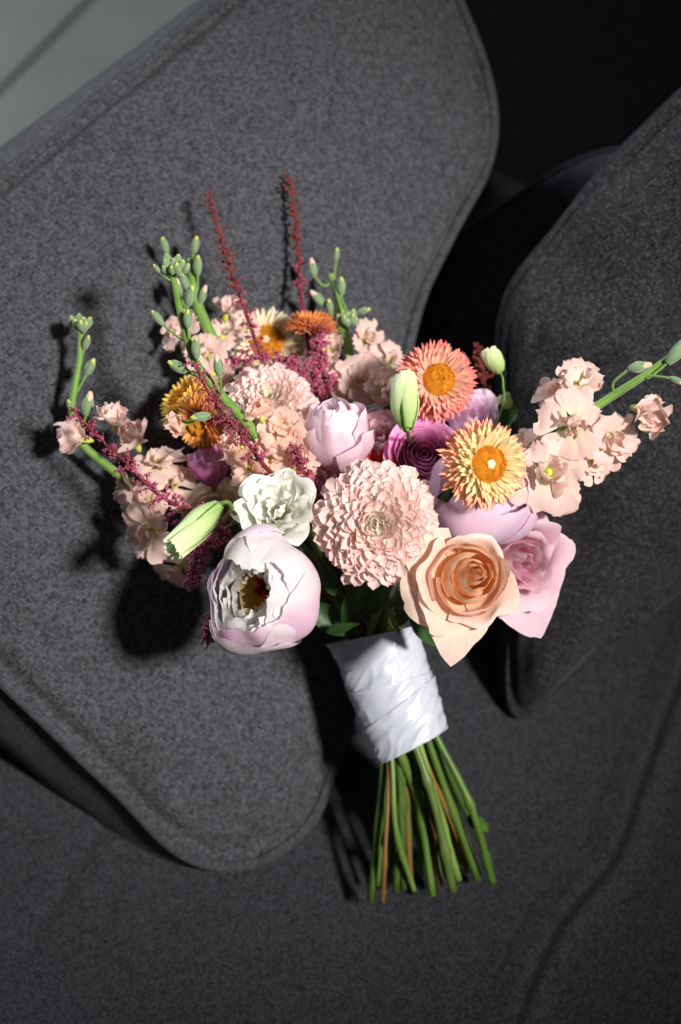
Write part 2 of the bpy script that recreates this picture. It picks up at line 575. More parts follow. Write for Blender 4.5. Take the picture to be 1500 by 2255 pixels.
def poly_dist(p, pts):
    best = 9.0
    side = 0.0
    for a, c in zip(pts[:-1], pts[1:]):
        ab = c - a
        t = max(0, min(1, (p - a).dot(ab) / ab.length_squared))
        q = a + ab * t
        d = (p - q).length
        if d < best:
            best = d
            side = ab.x * (p.y - a.y) - ab.y * (p.x - a.x)
    return best, (1 if side > 0 else -1)


seam = crom([on_z(*q).xy.to_3d() for q in ((1640, 1180), (1500, 1480), (1410, 1720), (1352, 1880), (1300, 1945), (1225, 2040), (1160, 2180), (1110, 2330))], 3)
crease = [on_z(*q).xy.to_3d() for q in ((230, 1800), (150, 1930), (20, 2140), (-60, 2300))]


def seat_fn(a, b):
    p = sofa_pt(lerp(-1.1, 0.86, b), lerp(-0.05, 1.25, a))
    z = 0.0
    z += 0.004 * nz(p.x * 4, p.y * 4, 1.3) + 0.0012 * nz(p.x * 22, p.y * 22, 5)
    d, s = poly_dist(p, seam)
    if d < 0.08:
        z -= 0.009 * math.exp(-(d / 0.014) ** 4)
    d, s = poly_dist(p, crease)
    if d < 0.04:
        z -= 0.003 * math.exp(-(d / 0.006) ** 2)
    z = z - 0.004
    q = p - ORG
    return Vector((q.x, q.y, z)), (q.dot(E2), q.dot(E1))


v, f, u = grid(300, 430, seat_fn)
seat = part('seat_cushion', mesh('seat_cushion', v, f, u, M['fab_seat_dim']), sofa)
# the sewn seam: a tuck with a raised welt beside it
fine = crom(seam, 8)


def seam_fn(a, b):
    i = int(round(b * (len(fine) - 1)))
    p = fine[i]
    d = (fine[min(len(fine) - 1, i + 1)] - fine[max(0, i - 1)]).normalized()
    o = lerp(-0.030, 0.030, a)
    q = p + Vector((-d.y, d.x, 0)) * o
    z = -0.004 + 0.004 * nz(q.x * 4, q.y * 4, 1.3) + 0.0012 * nz(q.x * 22, q.y * 22, 5)
    e = sstep(0.030, 0.020, abs(o)) if False else 1 - sstep(0.019, 0.030, abs(o))
    z += lerp(-0.0015, 0.0012, e)
    z += 0.0044 * math.exp(-((o - 0.0085) / 0.0062) ** 2) - 0.0016 * math.exp(-(o / 0.0036) ** 2) + 0.0015 * math.exp(-((o + 0.008) / 0.006) ** 2)
    z += 0.0006 * nz(i * 0.11, o * 90, 2.0)
    q = q - ORG
    return Vector((q.x, q.y, z)), (q.dot(E2), q.dot(E1))


v, f, u = grid(28, len(fine) - 1, seam_fn)
part('seam', mesh('seam', v, [tuple(reversed(q)) for q in f], u, M['fab_seat_dim']), seat)


def rounded_box(lo, hi, r, n=5):
    """box in sofa coordinates (along E2, along E1, z) with rounded edges, UV in metres"""
    mb = MB()
    c = [(lo[i] + hi[i]) / 2 for i in range(3)]
    h = [(hi[i] - lo[i]) / 2 for i in range(3)]

    def rnd(q):
        inner = Vector([max(-(h[i] - r), min(h[i] - r, q[i])) for i in range(3)])
        d = q - inner
        if d.length > 1e-9:
            d = d.normalized() * r
        return inner + d
    for ax in range(3):
        for sg in (-1, 1):
            i1, i2 = [k for k in range(3) if k != ax]

            def fn(a, b_, ax=ax, sg=sg, i1=i1, i2=i2):
                q = Vector((0, 0, 0))
                q[ax] = sg * h[ax]
                # denser samples at the rounded border
                def mp(t):
                    x = 2 * t - 1
                    return math.copysign(abs(x) ** 0.55, x)
                q[i1] = mp(a) * h[i1]
                q[i2] = mp(b_) * h[i2]
                q2 = rnd(q)
                w = E2 * (q2[0] + c[0]) + E1 * (q2[1] + c[1])
                return Vector((w.x, w.y, q2[2] + c[2])), (q[i1], q[i2])
            v_, f_, u_ = grid(20, 20, fn)
            if (sg < 0) != (ax == 1):
                f_ = [tuple(reversed(q)) for q in f_]
            mb.add(v_, f_, u_)
    return mb


part('armrest', rounded_box((-0.22, -1.1, -0.44), (-0.07, 1.1, 0.14), 0.04).mesh('armrest', M['fab_seat_dim']), sofa)
part('backrest', rounded_box((-0.07, 0.86, -0.44), (1.5, 1.10, 0.46), 0.06).mesh('backrest', M['fab_seat_dim']), sofa)
part('base', rounded_box((-0.06, -1.08, -0.44), (1.24, 0.85, -0.03), 0.02).mesh('base', M['fab_seat_dim']), sofa)


def cushion(label, corners, puff, gusset, mat, wr=0.004, seed=0.0, nexp=6.0, n=90, pexp=2.6, qexp=0.62, piping=True, group=None, outline=None, nrm=None, center=None):
    """corners: four world points counter-clockwise from the camera's side; boxed cushion with seams"""
    if outline is None:
        c0 = sum((Vector(c) for c in corners), Vector()) / 4
        P = [Vector(c) - c0 for c in corners]
        nrm = (P[2] - P[0]).cross(P[3] - P[1]).normalized()
        W = ((P[1] - P[0]).length + (P[2] - P[3]).length) / 2
        H = ((P[3] - P[0]).length + (P[2] - P[1]).length) / 2
    else:
        c0 = Vector(center)
        OL = [Vector(p) - c0 for p in outline]
        OL = crom(OL[-2:] + OL + OL[:3], 24)[48:]
        OL = OL[:24 * len(outline) + 1]
        cum = [0.0]
        for a_, c_ in zip(OL[:-1], OL[1:]):
            cum.append(cum[-1] + (c_ - a_).length)
        UX = (E1 - nrm * E1.dot(nrm)).normalized()
        UY = nrm.cross(UX)

        def bnd(t):
            x = (t % 1.0) * cum[-1]
            lo, hi = 0, len(cum) - 1
            while hi - lo > 1:
                md = (lo + hi) // 2
                if cum[md] <= x:
                    lo = md
                else:
                    hi = md
            return OL[lo].lerp(OL[lo + 1], (x - cum[lo]) / max(1e-9, cum[lo + 1] - cum[lo]))

    def plan(a, b_):
        x, y = 2 * a - 1, 2 * b_ - 1
        m_ = max(abs(x), abs(y), 1e-6)
        k = 1.0 if m_ < 1e-4 else (abs(x / m_) ** nexp + abs(y / m_) ** nexp) ** (-1 / nexp)
        k = lerp(1, k, m_ ** 2)
        x2, y2 = x * k, y * k
        A, B = (x2 + 1) / 2, (y2 + 1) / 2
        p = P[0] * (1 - A) * (1 - B) + P[1] * A * (1 - B) + P[2] * A * B + P[3] * (1 - A) * B
        return p, m_, (A * W, B * H)

    def dense(t):
        x = 2 * t - 1
        return (math.copysign(1 - (1 - abs(x)) ** 1.35, x) + 1) / 2

    def face(sign):
        if outline is not None:
            def fo(a, b_):
                m_ = max(1e-3, 1 - (1 - b_) ** 1.3)
                p = bnd(a) * m_
                h = puff * max(0.0, 1 - m_ ** pexp) ** qexp + gusset / 2
                w = wr * (nz(p.x * 9 + seed, p.y * 9, p.z * 9) + 0.5 * nz(p.x * 26 + seed, p.y * 26, p.z * 26 + 3)) * (1 - m_ ** 8)
                edge = max(0, (m_ - 0.86) / 0.14)
                q = bnd(a)
                w += wr * 1.5 * nz(q.x * 16 + seed, q.y * 16, q.z * 16) * edge * (1 - edge) * 3 - 0.006 * math.exp(-((m_ - 0.965) / 0.018) ** 2)
                return p + nrm * sign * (h + w), (p.dot(UX), p.dot(UY))
            v_, f_, u_ = grid(260, 60, fo)
            if sign > 0:
                f_ = [tuple(reversed(q)) for q in f_]
            return v_, f_, u_

        def fn(a, b_):
            a, b_ = dense(a), dense(b_)
            p, m_, t = plan(a, b_)
            h = puff * max(0.0, 1 - m_ ** pexp) ** qexp + gusset / 2
            w = wr * (nz(p.x * 9 + seed, p.y * 9, p.z * 9) + 0.5 * nz(p.x * 26 + seed, p.y * 26, p.z * 26 + 3)) * (1 - m_ ** 8)
            # puckers that run in from the seam
            edge = max(0, (m_ - 0.80) / 0.20)
            ang_ = math.atan2(b_ - 0.5, a - 0.5)
            w += wr * 0.7 * nz(ang_ * 9 + seed, 2.2, seed) * edge * (1 - edge) * 3
            return p + nrm * sign * (h + w), t
        v_, f_, u_ = grid(n, n, fn)
        if sign < 0:
            f_ = [tuple(reversed(q)) for q in f_]
        return v_, f_, u_

    root = thing('cushion', label, 'cushion', Matrix.Translation(c0), group)
    v_, f_, u_ = face(1)
    part('front_panel', mesh('front_panel', v_, f_, u_, mat), root)
    v_, f_, u_ = face(-1)
    part('back_panel', mesh('back_panel', v_, f_, u_, mat), root)
    ring = []
    for i in range(240):
        t = i / 240 * 4
        k, fr = int(t), t - int(t)
        if outline is not None:
            ring.append(bnd(i / 240))
            continue
        ab = [(fr, 0), (1, fr), (1 - fr, 1), (0, 1 - fr)][k]
        p, m_, uvv = plan(*ab)
        ring.append(p)
    ring.append(ring[0])
    peri = [0.0]
    for a_, c_ in zip(ring[:-1], ring[1:]):
        peri.append(peri[-1] + (c_ - a_).length)

    def gfn(a, b_):
        i = int(round(a * 240))
        p = ring[i]
        out = p.normalized()
        bulge = math.sin(b_ * PI) * gusset * 0.16
        fold = 0.003 * nz(peri[i] * 16 + seed, b_ * 3) + 0.0035 * nz(peri[i] * 5, b_ * 2, 4) * math.sin(b_ * PI)
        return p + nrm * (0.5 - b_) * gusset + out * (bulge + fold), (peri[i], b_ * gusset)
    if gusset > 0.01:
        v_, f_, u_ = grid(240, 10, gfn)
        f_ = [tuple(reversed(q)) for q in f_]
        part('side_panel', mesh('side_panel', v_, f_, u_, mat), root)
    if piping:
        for sgn in (1, -1):
            pts = [p + nrm * sgn * gusset / 2 + p.normalized() * (0.0012 + 0.001 * nz(peri[i] * 20)) for i, p in enumerate(ring)]
            v_, f_, u_ = tube(pts, 0.0042, 8, False)
            u_ = [(peri[min(240, k // 8)], (k % 8) * 0.002) for k in range(len(v_))]
            part('piping', mesh('piping', v_, f_, u_, mat), root)
    return root


def pil(px, py):
    return at(px, py, 1.0 / (0.8055 - 7.39e-5 * px + 1.34e-5 * py))


NP = cdir(0.2777, 0.0504, 0.7743).normalized()
OUT = ((-420, 760), (-200, 568), (0, 402), (245, 203), (490, 2), (640, -120), (800, -215), (930, -180), (1003, -10), (1058, 130), (1086, 260), (1064, 380), (985, 530), (912, 700), (870, 950), (838, 1250), (785, 1520), (735, 1680),  # right edge pulled in: the outline stands in for a cast shadow there
       (690, 1795), (610, 1872), (500, 1905), (385, 1865), (240, 1722), (0, 1492), (-200, 1300), (-420, 1085), (-520, 920))
GUS = 0.19
cushion('large grey woven box cushion leaning behind the bouquet, rounded corner on the seat', None, 0.044, GUS, M['fab_pillow'], wr=0.007, seed=1.7, pexp=2.0, qexp=0.8,
        outline=[pil(*q) - NP * GUS / 2 for q in OUT], nrm=NP, center=pil(400, 850) - NP * GUS / 2)

def plane3(p1, p2, p3):
    """depth over pixels of the plane through three (px, py, depth) points"""
    m = Matrix([(1, p[0], p[1]) for p in (p1, p2, p3)])
    k = m.inverted() @ Vector([1 / p[2] for p in (p1, p2, p3)])
    n = Vector((-k[1] * FPX, k[2] * FPX, k[0] + k[1] * 750 + k[2] * 1127.5))
    return (lambda x, y: at(x, y, 1 / (k[0] + k[1] * x + k[2] * y))), cdir(*n).normalized()


rc, RN = plane3((1085, 610, 1.255), (1130, 1600, 1.36), (1900, 1000, 1.30))
OUT2 = ((1108, 700), (1140, 618), (1215, 520), (1345, 362), (1500, 205), (1700, 40), (1850, 0), (1930, 150), (1970, 500), (1990, 850), (1900, 1005), (1700, 1140), (1500, 1285), (1300, 1440), (1205, 1525), (1145, 1570),
        (1112, 1540), (1106, 1400), (1103, 1200), (1100, 1000), (1100, 830))
cushion('grey cushion darkened in colour for grazing light, with painted thread flecks standing right behind the peach flower spike', None, 0.062, 0.02, M['fab_grazing_shade'], wr=0.014, seed=4.1, pexp=2.4, qexp=0.55, piping=False,
        outline=[rc(*q) for q in OUT2], nrm=RN, center=rc(1500, 800))
cushion('dark shaded cushion slumped between the large cushion and the one with painted glints',
        [at(1000, 1300, 1.47), at(1720, 760, 1.45), at(1400, 270, 1.49), at(800, 700, 1.50)],
        0.05, 0.04, M['fab_pillow'], wr=0.006, seed=9.3, nexp=3.5)

# ------------------------------------------------------------------ petals
def strap(L, W, wprof, bend, cup=0.3, nu=6, nv=9, ruff=0.0, rf=3.0, seed=0.0, tip=0.0, fold=0.0):
    """petal from the origin along +Y, inner face +Z. bend(t): slope angle; cup: edges raised towards +Z"""
    path = []
    y = z = 0.0
    for j in range(nv + 1):
        t = j / nv
        path.append((y, z, bend(t)))
        a = bend((j + 0.5) / nv)
        y += math.cos(a) * L / nv
        z += math.sin(a) * L / nv

    def fn(a, b_):
        j = int(round(b_ * nv))
        s = 2 * a - 1
        py, pz, ang_ = path[j]
        w = W * wprof(b_)
        x = s * w
        up = cup * w * s * s - fold * w * (1 - abs(s))
        along = -tip * L * abs(s) ** 1.5 * b_ ** 3
        if ruff:
            k = b_ * b_ * (0.35 + 0.65 * abs(s))
            up += ruff * k * nz(s * rf + seed, b_ * rf * 1.2, seed * 1.7)
            x += ruff * 0.5 * k * nz(s * rf + seed + 9, b_ * rf, seed)
            along += ruff * 0.9 * b_ ** 3 * nz(s * rf * 1.7 + seed + 4, 3.1, seed)
        return Vector((x, py + along * math.cos(ang_) - up * math.sin(ang_), pz + up * math.cos(ang_) + along * math.sin(ang_))), (a, b_)
    return grid(nu, nv, fn)


def petal_dir(th, e, r0=0.0, z0=0.0, roll=0.0, scale=1.0):
    """matrix for a strap petal: azimuth th, angle e from the flower axis, base at radius r0 and height z0"""
    ct, st, ce, se = math.cos(th), math.sin(th), math.cos(e), math.sin(e)
    y = Vector((se * ct, se * st, ce))
    z = Vector((-ce * ct, -ce * st, se))
    x = y.cross(z)
    m = Matrix((x, y, z)).transposed().to_4x4()
    if roll:
        m = m @ Matrix.Rotation(roll, 4, 'Y')
    if scale != 1.0:
        m = m @ Matrix.Scale(scale, 4)
    m.translation = Vector((r0 * ct, r0 * st, z0))
    return m


def rev(prof, th0, span, nu=14, nv=14, rim=0.15, rimp=2.5, spiral=0.0, ruff=0.0, rf=3.0, seed=0.0, jag=0.0,
        roll=0.0, rollz=0.5, base_w=0.35, point=0.0, jf=6.0, lump=0.0):
    """petal wrapped on a body of revolution; prof(t) -> (r, z)"""
    rmax = max(prof(k / 8)[0] for k in range(9))

    def fn(a, b_):
        s = 2 * a - 1
        tm_ = 1 - rim * abs(s) ** rimp - point * abs(s) + jag * nz(s * jf + seed, seed, 1.1) + jag * 0.6 * nz(s * jf * 2.7 + seed, seed, 7.1)
        t = b_ * tm_
        r, z = prof(t)
        w = base_w + (1 - base_w) * min(1, t / 0.4) ** 0.7
        th = th0 + s * span / 2 * w
        r *= 1 + spiral * s
        if lump:
            r *= 1 + lump * nz(math.cos(th) * 1.3 + 3.3, math.sin(th) * 1.3, z * 30)
        if roll:
            e = max(0, (abs(s) - 0.35) / 0.65)
            k = roll * rmax * e ** 1.6 * t ** 2.2
            r += k
            z -= k * rollz
        if ruff:
            amp = ruff * t * t
            r += amp * nz(math.cos(th) * rf + seed, math.sin(th) * rf, t * 2.2 + seed)
            z += amp * 0.8 * nz(math.cos(th) * rf + seed + 5, math.sin(th) * rf, t * 2 + seed)
            th += amp / max(rmax, 1e-4) * 0.5 * nz(math.cos(th) * rf + seed + 8, math.sin(th) * rf, t * 2)
        return Vector((r * math.cos(th), r * math.sin(th), z)), (a, b_)
    return grid(nu, nv, fn)


def p_rose(R, H, close=0.0, curl=0.0, z0=0.0, lean=0.0, drop=0.55, cstart=0.7, lip=0.0):
    def prof(t):
        r = R * (0.22 + 0.78 * math.sin(min(1, t / 0.75) * PI / 2))
        if close:
            r *= 1 - close * max(0, (t - 0.45) / 0.55) ** 2
        q = max(0, (t - cstart) / (1 - cstart))
        q2 = max(0, (t - 0.88) / 0.12)
        r += lean * R * t * t + curl * q ** 1.7 + lip * q2
        return r, z0 + H * t - curl * drop * q ** 2.5 - lip * 1.3 * q2 * q2
    return prof


def p_globe(R, top=0.25, vy=1.0, flare=0.0, z0=0.0):
    """bottom pole to the polar angle top*pi"""
    def prof(t):
        ph = PI * (1 - t * (1 - top))
        q = max(0, (t - 0.8) / 0.2)
        return max(0.0004, R * math.sin(ph)) + flare * q * q, z0 + R * vy * (1 + math.cos(ph))
    return prof


# ------------------------------------------------------------------ the bound stems
W0 = at(824, 1402, 1.222)
W1 = at(906, 1638, 1.218)
WAX = (W1 - W0).normalized()
WX = VR - WAX * VR.dot(WAX)
WX.normalize()
WY = WAX.cross(WX)       # roughly away from or towards the camera
if WY.dot(VF) > 0:
    WY = -WY             # towards the camera

# wrap crossing and end pixels of the stems that show under the ribbon (x at the ribbon, towards camera -1..1, via, end, material, radius mm)
SLOTS = [
    (-0.95, 0.1, None, (817, 1985), 'stem', 3.3), (-0.72, 0.75, (872, 1825), (912, 1962), 'stem_pale', 2.4),
    (-0.55, 0.90, None, (962, 1858), 'stem_pale', 3.4), (0.10, 0.95, (955, 1765), (998, 1962), 'stem_pale', 3.6),
    (0.28, 0.90, None, (1010, 1938), 'stem_pale', 3.2), (0.22, 0.98, None, (1034, 1905), 'stem_brown', 2.0),
    (0.92, 0.4, (1035, 1770), (1086, 1945), 'stem', 3.3), (0.62, 0.5, None, (1052, 1938), 'stem', 3.2),
    (-0.80, 0.5, (848, 1880), (843, 1988), 'stem_brown', 2.0), (-0.45, 0.3, None, (890, 1958), 'stem', 2.8),
    (-0.18, 0.1, None, (872, 1965), 'stem', 3.0), (0.05, -0.2, None, (953, 1972), 'stem', 3.3),
    (-0.05, 0.4, None, (893, 1840), 'stem_brown', 3.0), (-0.88, -0.4, None, (832, 1950), 'stem', 2.4),
    (0.45, -0.1, None, (968, 1955), 'stem_brown', 2.2), (0.80, -0.2, None, (1066, 1870), 'stem', 3.0),
    (-0.3, -0.5, None, (905, 1940), 'stem', 2.7), (0.35, -0.6, None, (985, 1930), 'stem', 2.7),
    (-0.6, -0.6, None, (858, 1935), 'stem', 2.7), (0.6, -0.5, None, (1015, 1900), 'stem', 2.7),
    (0.0, -0.7, None, (930, 1930), 'stem', 2.7), (0.75, 0.15, None, (1040, 1880), 'stem_pale', 2.4),
]
slot_i = 0


def stem_for(root, base, start_dir=None, mat=None, rad=None, extra=None):
    """one continuous stem: flower base -> through the ribbon -> cut end on the seat. extra: world points first"""
    global slot_i
    k = slot_i
    slot_i += 1
    if k < len(SLOTS):
        sx, sy, via, end, m_, rmm = SLOTS[k]
        lo = 1.0
    else:
        a_ = k * 2.4
        rr = 0.3 + 0.5 * ((k * 0.37) % 1)
        sx, sy = rr * math.cos(a_), -abs(rr * math.sin(a_))
        via, m_, rmm = None, 'stem', 2.3
        end = (945 + 165 * sx + 14 * math.sin(k * 3.1), 1905 + 45 * math.sin(k * 5.0))
    q0 = W0 + WX * sx * 0.0205 + WY * sy * 0.0145 + WAX * 0.012
    q1 = W1 + WX * sx * 0.0190 + WY * sy * 0.0135 - WAX * 0.01
    floor_p = on_z(end[0], end[1], 0.006)
    d_end = (floor_p - CAM).dot(VF) - 0.010 - 0.016 * (sy + 1) / 2
    e = at(end[0], end[1], d_end)
    pts = []
    if extra:
        pts += [Vector(p) for p in extra]
    else:
        pts.append(Vector(base))
        if start_dir is not None:
            pts.append(Vector(base) + Vector(start_dir).normalized() * 0.014 + VF * 0.026)
    last = pts[-1]
    mid = (last + q0) / 2 + (q0 - W1).normalized() * 0.012
    pts += [mid, q0, q1]
    if via:
        pts.append(at(via[0], via[1], (d_end + (q1 - CAM).dot(VF)) / 2 - 0.008))
    pts.append(e)
    sm = crom(pts, 6)
    for p in sm:
        if p.z < 0.004:
            p.z = 0.004
    r = (rad or rmm / 1000.0 * 0.86)
    nn = len(sm)
    node_at = [random.uniform(0.78, 0.9), random.uniform(0.9, 0.96)]

    def rf_(t):
        b_ = r * (0.78 + 0.22 * t)
        for na in node_at:
            b_ *= 1 + 0.45 * math.exp(-((t - na) / 0.012) ** 2)
        return b_
    inv = root.matrix_basis.inverted()
    v_, f_, u_ = tube(crom(sm, 2), rf_, 9)
    for p in v_:
        pass
    v_ = [inv @ p for p in v_]
    me = mesh('stem', v_, f_, u_, M[mat or m_])
    me.materials.append(M['cut'])
    me.polygons[len(f_) - 1].material_index = 1
    me.polygons[len(f_) - 1].use_smooth = False
    return part('stem', me, root)


def add_leaf(root, p0, p1, w, up=None, mat='leaf', curl=0.25, seed=0.0, name='leaf'):
    """leaf blade from world p0 to p1"""
    p0, p1 = Vector(p0), Vector(p1)
    d = p1 - p0
    L = d.length
    y = d.normalized()
    zz = Vector(up if up is not None else -VF)
    z = (zz - y * zz.dot(y)).normalized()
    x = y.cross(z)
    m = Matrix((x, y, z)).transposed().to_4x4()
    m.translation = p0
    v_, f_, u_ = strap(L, w, lambda t: max(0.03, math.sin(PI * min(1, t * 0.95 + 0.03)) ** 0.8 * (1 - 0.35 * t)), lambda t: curl * (0.6 - 1.4 * t), cup=0.35, nu=8, nv=12, ruff=0.0025, rf=2.4, seed=seed)
    return part(name, mesh(name, v_, f_, u_, M[mat]), root, root.matrix_basis.inverted() @ m)


# ------------------------------------------------------------------ chrysanthemums
def mum(label, px, py, d, nrm, R, N=230, group=None, flat=0.62):
    n = cdir(*nrm).normalized()
    c = at(px, py, d)
    root = thing('chrysanthemum', label, 'chrysanthemum', frame(n, c), group)
    bank = []
    for cls in range(4):
        row = []
        for k in range(4):
            rnd = random.Random(cls * 17 + k + 3)
            L = 1.0
            wp = lambda t: (0.42 + 0.58 * math.sin(min(1, t / 0.8) * PI / 2)) * math.sqrt(max(0.05, 1 - max(0, (t - 0.82) / 0.18) ** 2.6))
            inc = [0.75, 0.62, 0.50, 0.22][cls] * rnd.uniform(0.8, 1.25)
            bd = lambda t, inc=inc: -0.22 + inc * 1.15 * t ** 2.0
            W = [0.17, 0.17, 0.155, 0.15][cls] * rnd.uniform(0.9, 1.1)
            v_, f_, u_ = strap(L, W, wp, bd, cup=0.50, nu=8, nv=14, ruff=0.018, rf=1.5, seed=cls * 5.1 + k * 1.9, tip=0.03)
            row.append(mesh('petal', v_, f_, u_, M['mum_in'] if cls == 0 else M['mum']))
        bank.append(row)
    rnd = random.Random(int(px))

    def dome(x):
        return flat * R * (1 - min(1.2, x) ** 2.3) - 0.07 * R * math.exp(-(x / 0.13) ** 2)
    for i in range(N):
        fr = (i + 0.6) / N
        x = 1.03 * fr ** 0.60                      # where the tip shows, in radii
        th = i * 2.399963 + rnd.uniform(-0.12, 0.12)
        tipr = R * x * rnd.uniform(0.93, 1.05)
        tipz = dome(x) + R * 0.03 * rnd.uniform(-1, 1)
        el = R_(lerp(78, 30, min(1, x / 0.45)) if x < 0.45 else lerp(30, -6, min(1, (x - 0.45) / 0.5)) if x < 0.95 else -22) + rnd.uniform(-0.2, 0.2)
        L = R * (0.22 + 0.40 * min(1, x / 0.5)) * rnd.uniform(0.92, 1.08)
        if x > 0.95:
            tipz -= R * 0.20 * (x - 0.95) / 0.11
        br = max(0.015 * R, tipr - L * math.cos(el))
        bz = tipz - L * math.sin(el) - R * 0.05
        ee = PI / 2 - el
        cls = 0 if x < 0.20 else 1 if x < 0.48 else 2 if x < 0.86 else 3
        W_ = R * [0.32, 0.50, 0.62, 0.64][cls] * rnd.uniform(0.82, 1.2)
        m = petal_dir(th, ee, br, bz, rnd.uniform(-0.16, 0.16))
        m = m @ Matrix.Diagonal((W_, L, L, 1))
        part('petal', bank[cls][rnd.randrange(4)], root, m)
    stem_for(root, c - n * R * 0.30, -n)
    return root


G_MUM = 'pale pink chrysanthemums in the bouquet'
mum('large pale pink chrysanthemum in full view at the centre front of the bouquet', 828, 1152, 1.078, (0.0, -0.03, 1), 0.0440, 285, G_MUM, flat=0.52)
mum('smaller pale pink chrysanthemum half hidden in the back left behind the blush peony bud', 592, 890, 1.150, (0.02, 0.40, 0.9), 0.0350, 230, G_MUM, flat=0.6)


# ------------------------------------------------------------------ strawflowers
def strawflower(label, px, py, d, nrm, R, mo, mi, N=150, disc=0.36, e0=48, e1=104, group='strawflowers in the bouquet', center=True, seed=1, closed=0.0):
    n = cdir(*nrm).normalized()
    c = at(px, py, d)
    root = thing('strawflower', label, 'strawflower', frame(n, c), group)
    rnd = random.Random(seed)
    bank = {}
    for key, mt in (('o', mo), ('i', mi)):
        bank[key] = []
        for k in range(4):
            wp = lambda t: (0.5 + 0.5 * math.sin(min(1, t / 0.5) * PI / 2)) * (1 - max(0, (t - 0.45) / 0.55) ** 2.2 * 0.96)
            inc = rnd.uniform(0.05, 0.5)
            v_, f_, u_ = strap(1.0, 0.098 * rnd.uniform(0.85, 1.15), wp, lambda t, inc=inc: -0.2 + inc * t ** 1.5, cup=0.7, nu=4, nv=8, ruff=0.03, rf=2.0, seed=k * 3.3 + seed)
            bank[key].append(mesh('petal', v_, f_, u_, M[mt]))
    dr = R * disc
    for i in range(N):
        q = (i + 0.5) / N
        e = R_(lerp(e0, e1, q ** 0.9)) + rnd.uniform(-0.09, 0.09) - closed * (1 - q)
        th = i * 2.399963 + rnd.uniform(-0.08, 0.08)
        br = dr * lerp(0.92, 0.62, q)
        bz = -R * lerp(0.02, 0.26, q)
        L = R * lerp(0.44, 0.80, q ** 0.8) * rnd.uniform(0.9, 1.08)
        w = (R / L) * lerp(0.72, 0.9, q)
        m = petal_dir(th, e, br, bz, rnd.uniform(-0.3, 0.3)) @ Matrix.Diagonal((L * w, L, L, 1))
        part('petal', bank['i' if q < 0.42 else 'o'][rnd.randrange(4)], root, m)
    # disc: a domed cushion with a dip, covered in tiny florets
    mb = MB()
    v_, f_, u_ = [], [], []

    def dz(r):
        x = r / dr
        return R * (0.20 * (1 - x ** 2.6) - 0.12 * math.exp(-(x / 0.28) ** 2))
    for j in range(9):
        for k in range(28):
            r = dr * j / 8
            a_ = 2 * PI * k / 28
            v_.append(Vector((r * math.cos(a_), r * math.sin(a_), dz(r) if j < 8 else -R * 0.06)))
    for j in range(8):
        for k in range(28):
            k2 = (k + 1) % 28
            f_.append((j * 28 + k, j * 28 + k2, (j + 1) * 28 + k2, (j + 1) * 28 + k))
    disc_o = part('disc', mesh('disc', v_, f_, [(0, 0)] * len(v_), M['disc']), root)
    NF = 420
    for i in range(NF):
        q = (i + 0.5) / NF
        r = dr * 0.99 * math.sqrt(q)
        if r < dr * 0.24 and center:
            continue
        a_ = i * 2.399963
        h = R * 0.085 * rnd.uniform(0.5, 1.4)
        w = dr * 0.040
        tilt = 0.5 * (r / dr - 0.5)
        o = Vector((r * math.cos(a_), r * math.sin(a_), dz(r) - 0.1 * h))
        up = Vector((math.cos(a_) * tilt, math.sin(a_) * tilt, 1)).normalized()
        x = up.orthogonal().normalized()
        y = up.cross(x)
        pv = [o + (x * math.cos(g) + y * math.sin(g)) * w for g in (0, 1.57, 3.14, 4.71)] + [o + up * h + (x * math.cos(g) + y * math.sin(g)) * w * 0.55 for g in (0, 1.57, 3.14, 4.71)]
        mb.add(pv, [(0, 1, 5, 4), (1, 2, 6, 5), (2, 3, 7, 6), (3, 0, 4, 7), (4, 5, 6, 7)])
    o = part('disc_florets', mb.mesh('disc_florets', M['disc'], False), disc_o)
    o["kind"] = "stuff"
    if center:
        v_, f_, u_ = grid(14, 6, lambda a, b_: (Vector((dr * 0.26 * b_ * math.cos(a * 2 * PI), dr * 0.26 * b_ * math.sin(a * 2 * PI), dz(dr * 0.26 * b_) + R * 0.03 + R * 0.012 * math.cos(b_ * 3))), (a, b_)))
        part('disc_center', mesh('disc_center', v_, f_, u_, M['disc_mid']), disc_o)
    stem_for(root, c - n * R * 0.3, -n)
    return root


strawflower('golden peach strawflower with open orange disc, over the pink peony right of centre', 1076, 1022, 1.062, (0.34, 0.0, 0.94), 0.0285, 'straw_gold', 'straw_gold_in', 270, e0=28, seed=3, disc=0.41)
strawflower('coral strawflower with domed orange disc, highest flower on the right side', 966, 836, 1.125, (0.16, 0.06, 1), 0.0272, 'straw_coral', 'straw_coral_in', 270, e0=28, center=False, seed=4, disc=0.40)
strawflower('cream strawflower with orange disc at the back, behind the tall red astilbe', 588, 752, 1.235, (0.02, 0.28, 0.95), 0.0285, 'straw_cream', 'straw_cream', 170, seed=5, disc=0.42)
strawflower('rust orange strawflower at the back edge seen from its side', 686, 712, 1.212, (0.0, 0.94, 0.3), 0.0200, 'straw_rust', 'straw_rust', 190, e0=25, e1=85, seed=6)
strawflower('yellow strawflower at the left edge seen from behind its petals', 408, 878, 1.170, (-0.55, 0.55, 0.35), 0.0245, 'straw_yellow', 'straw_yellow', 200, e0=25, e1=92, seed=7)
strawflower('orange strawflower left, half covered by a green stock bud', 437, 935, 1.150, (-0.45, -0.35, 0.6), 0.0215, 'straw_orange', 'straw_orange', 190, e0=30, e1=95, seed=8)
strawflower('red strawflower peeping out behind the large front chrysanthemum', 838, 1045, 1.145, (0.1, 0.35, 0.9), 0.0215, 'red', 'red', 130, seed=9, center=False)


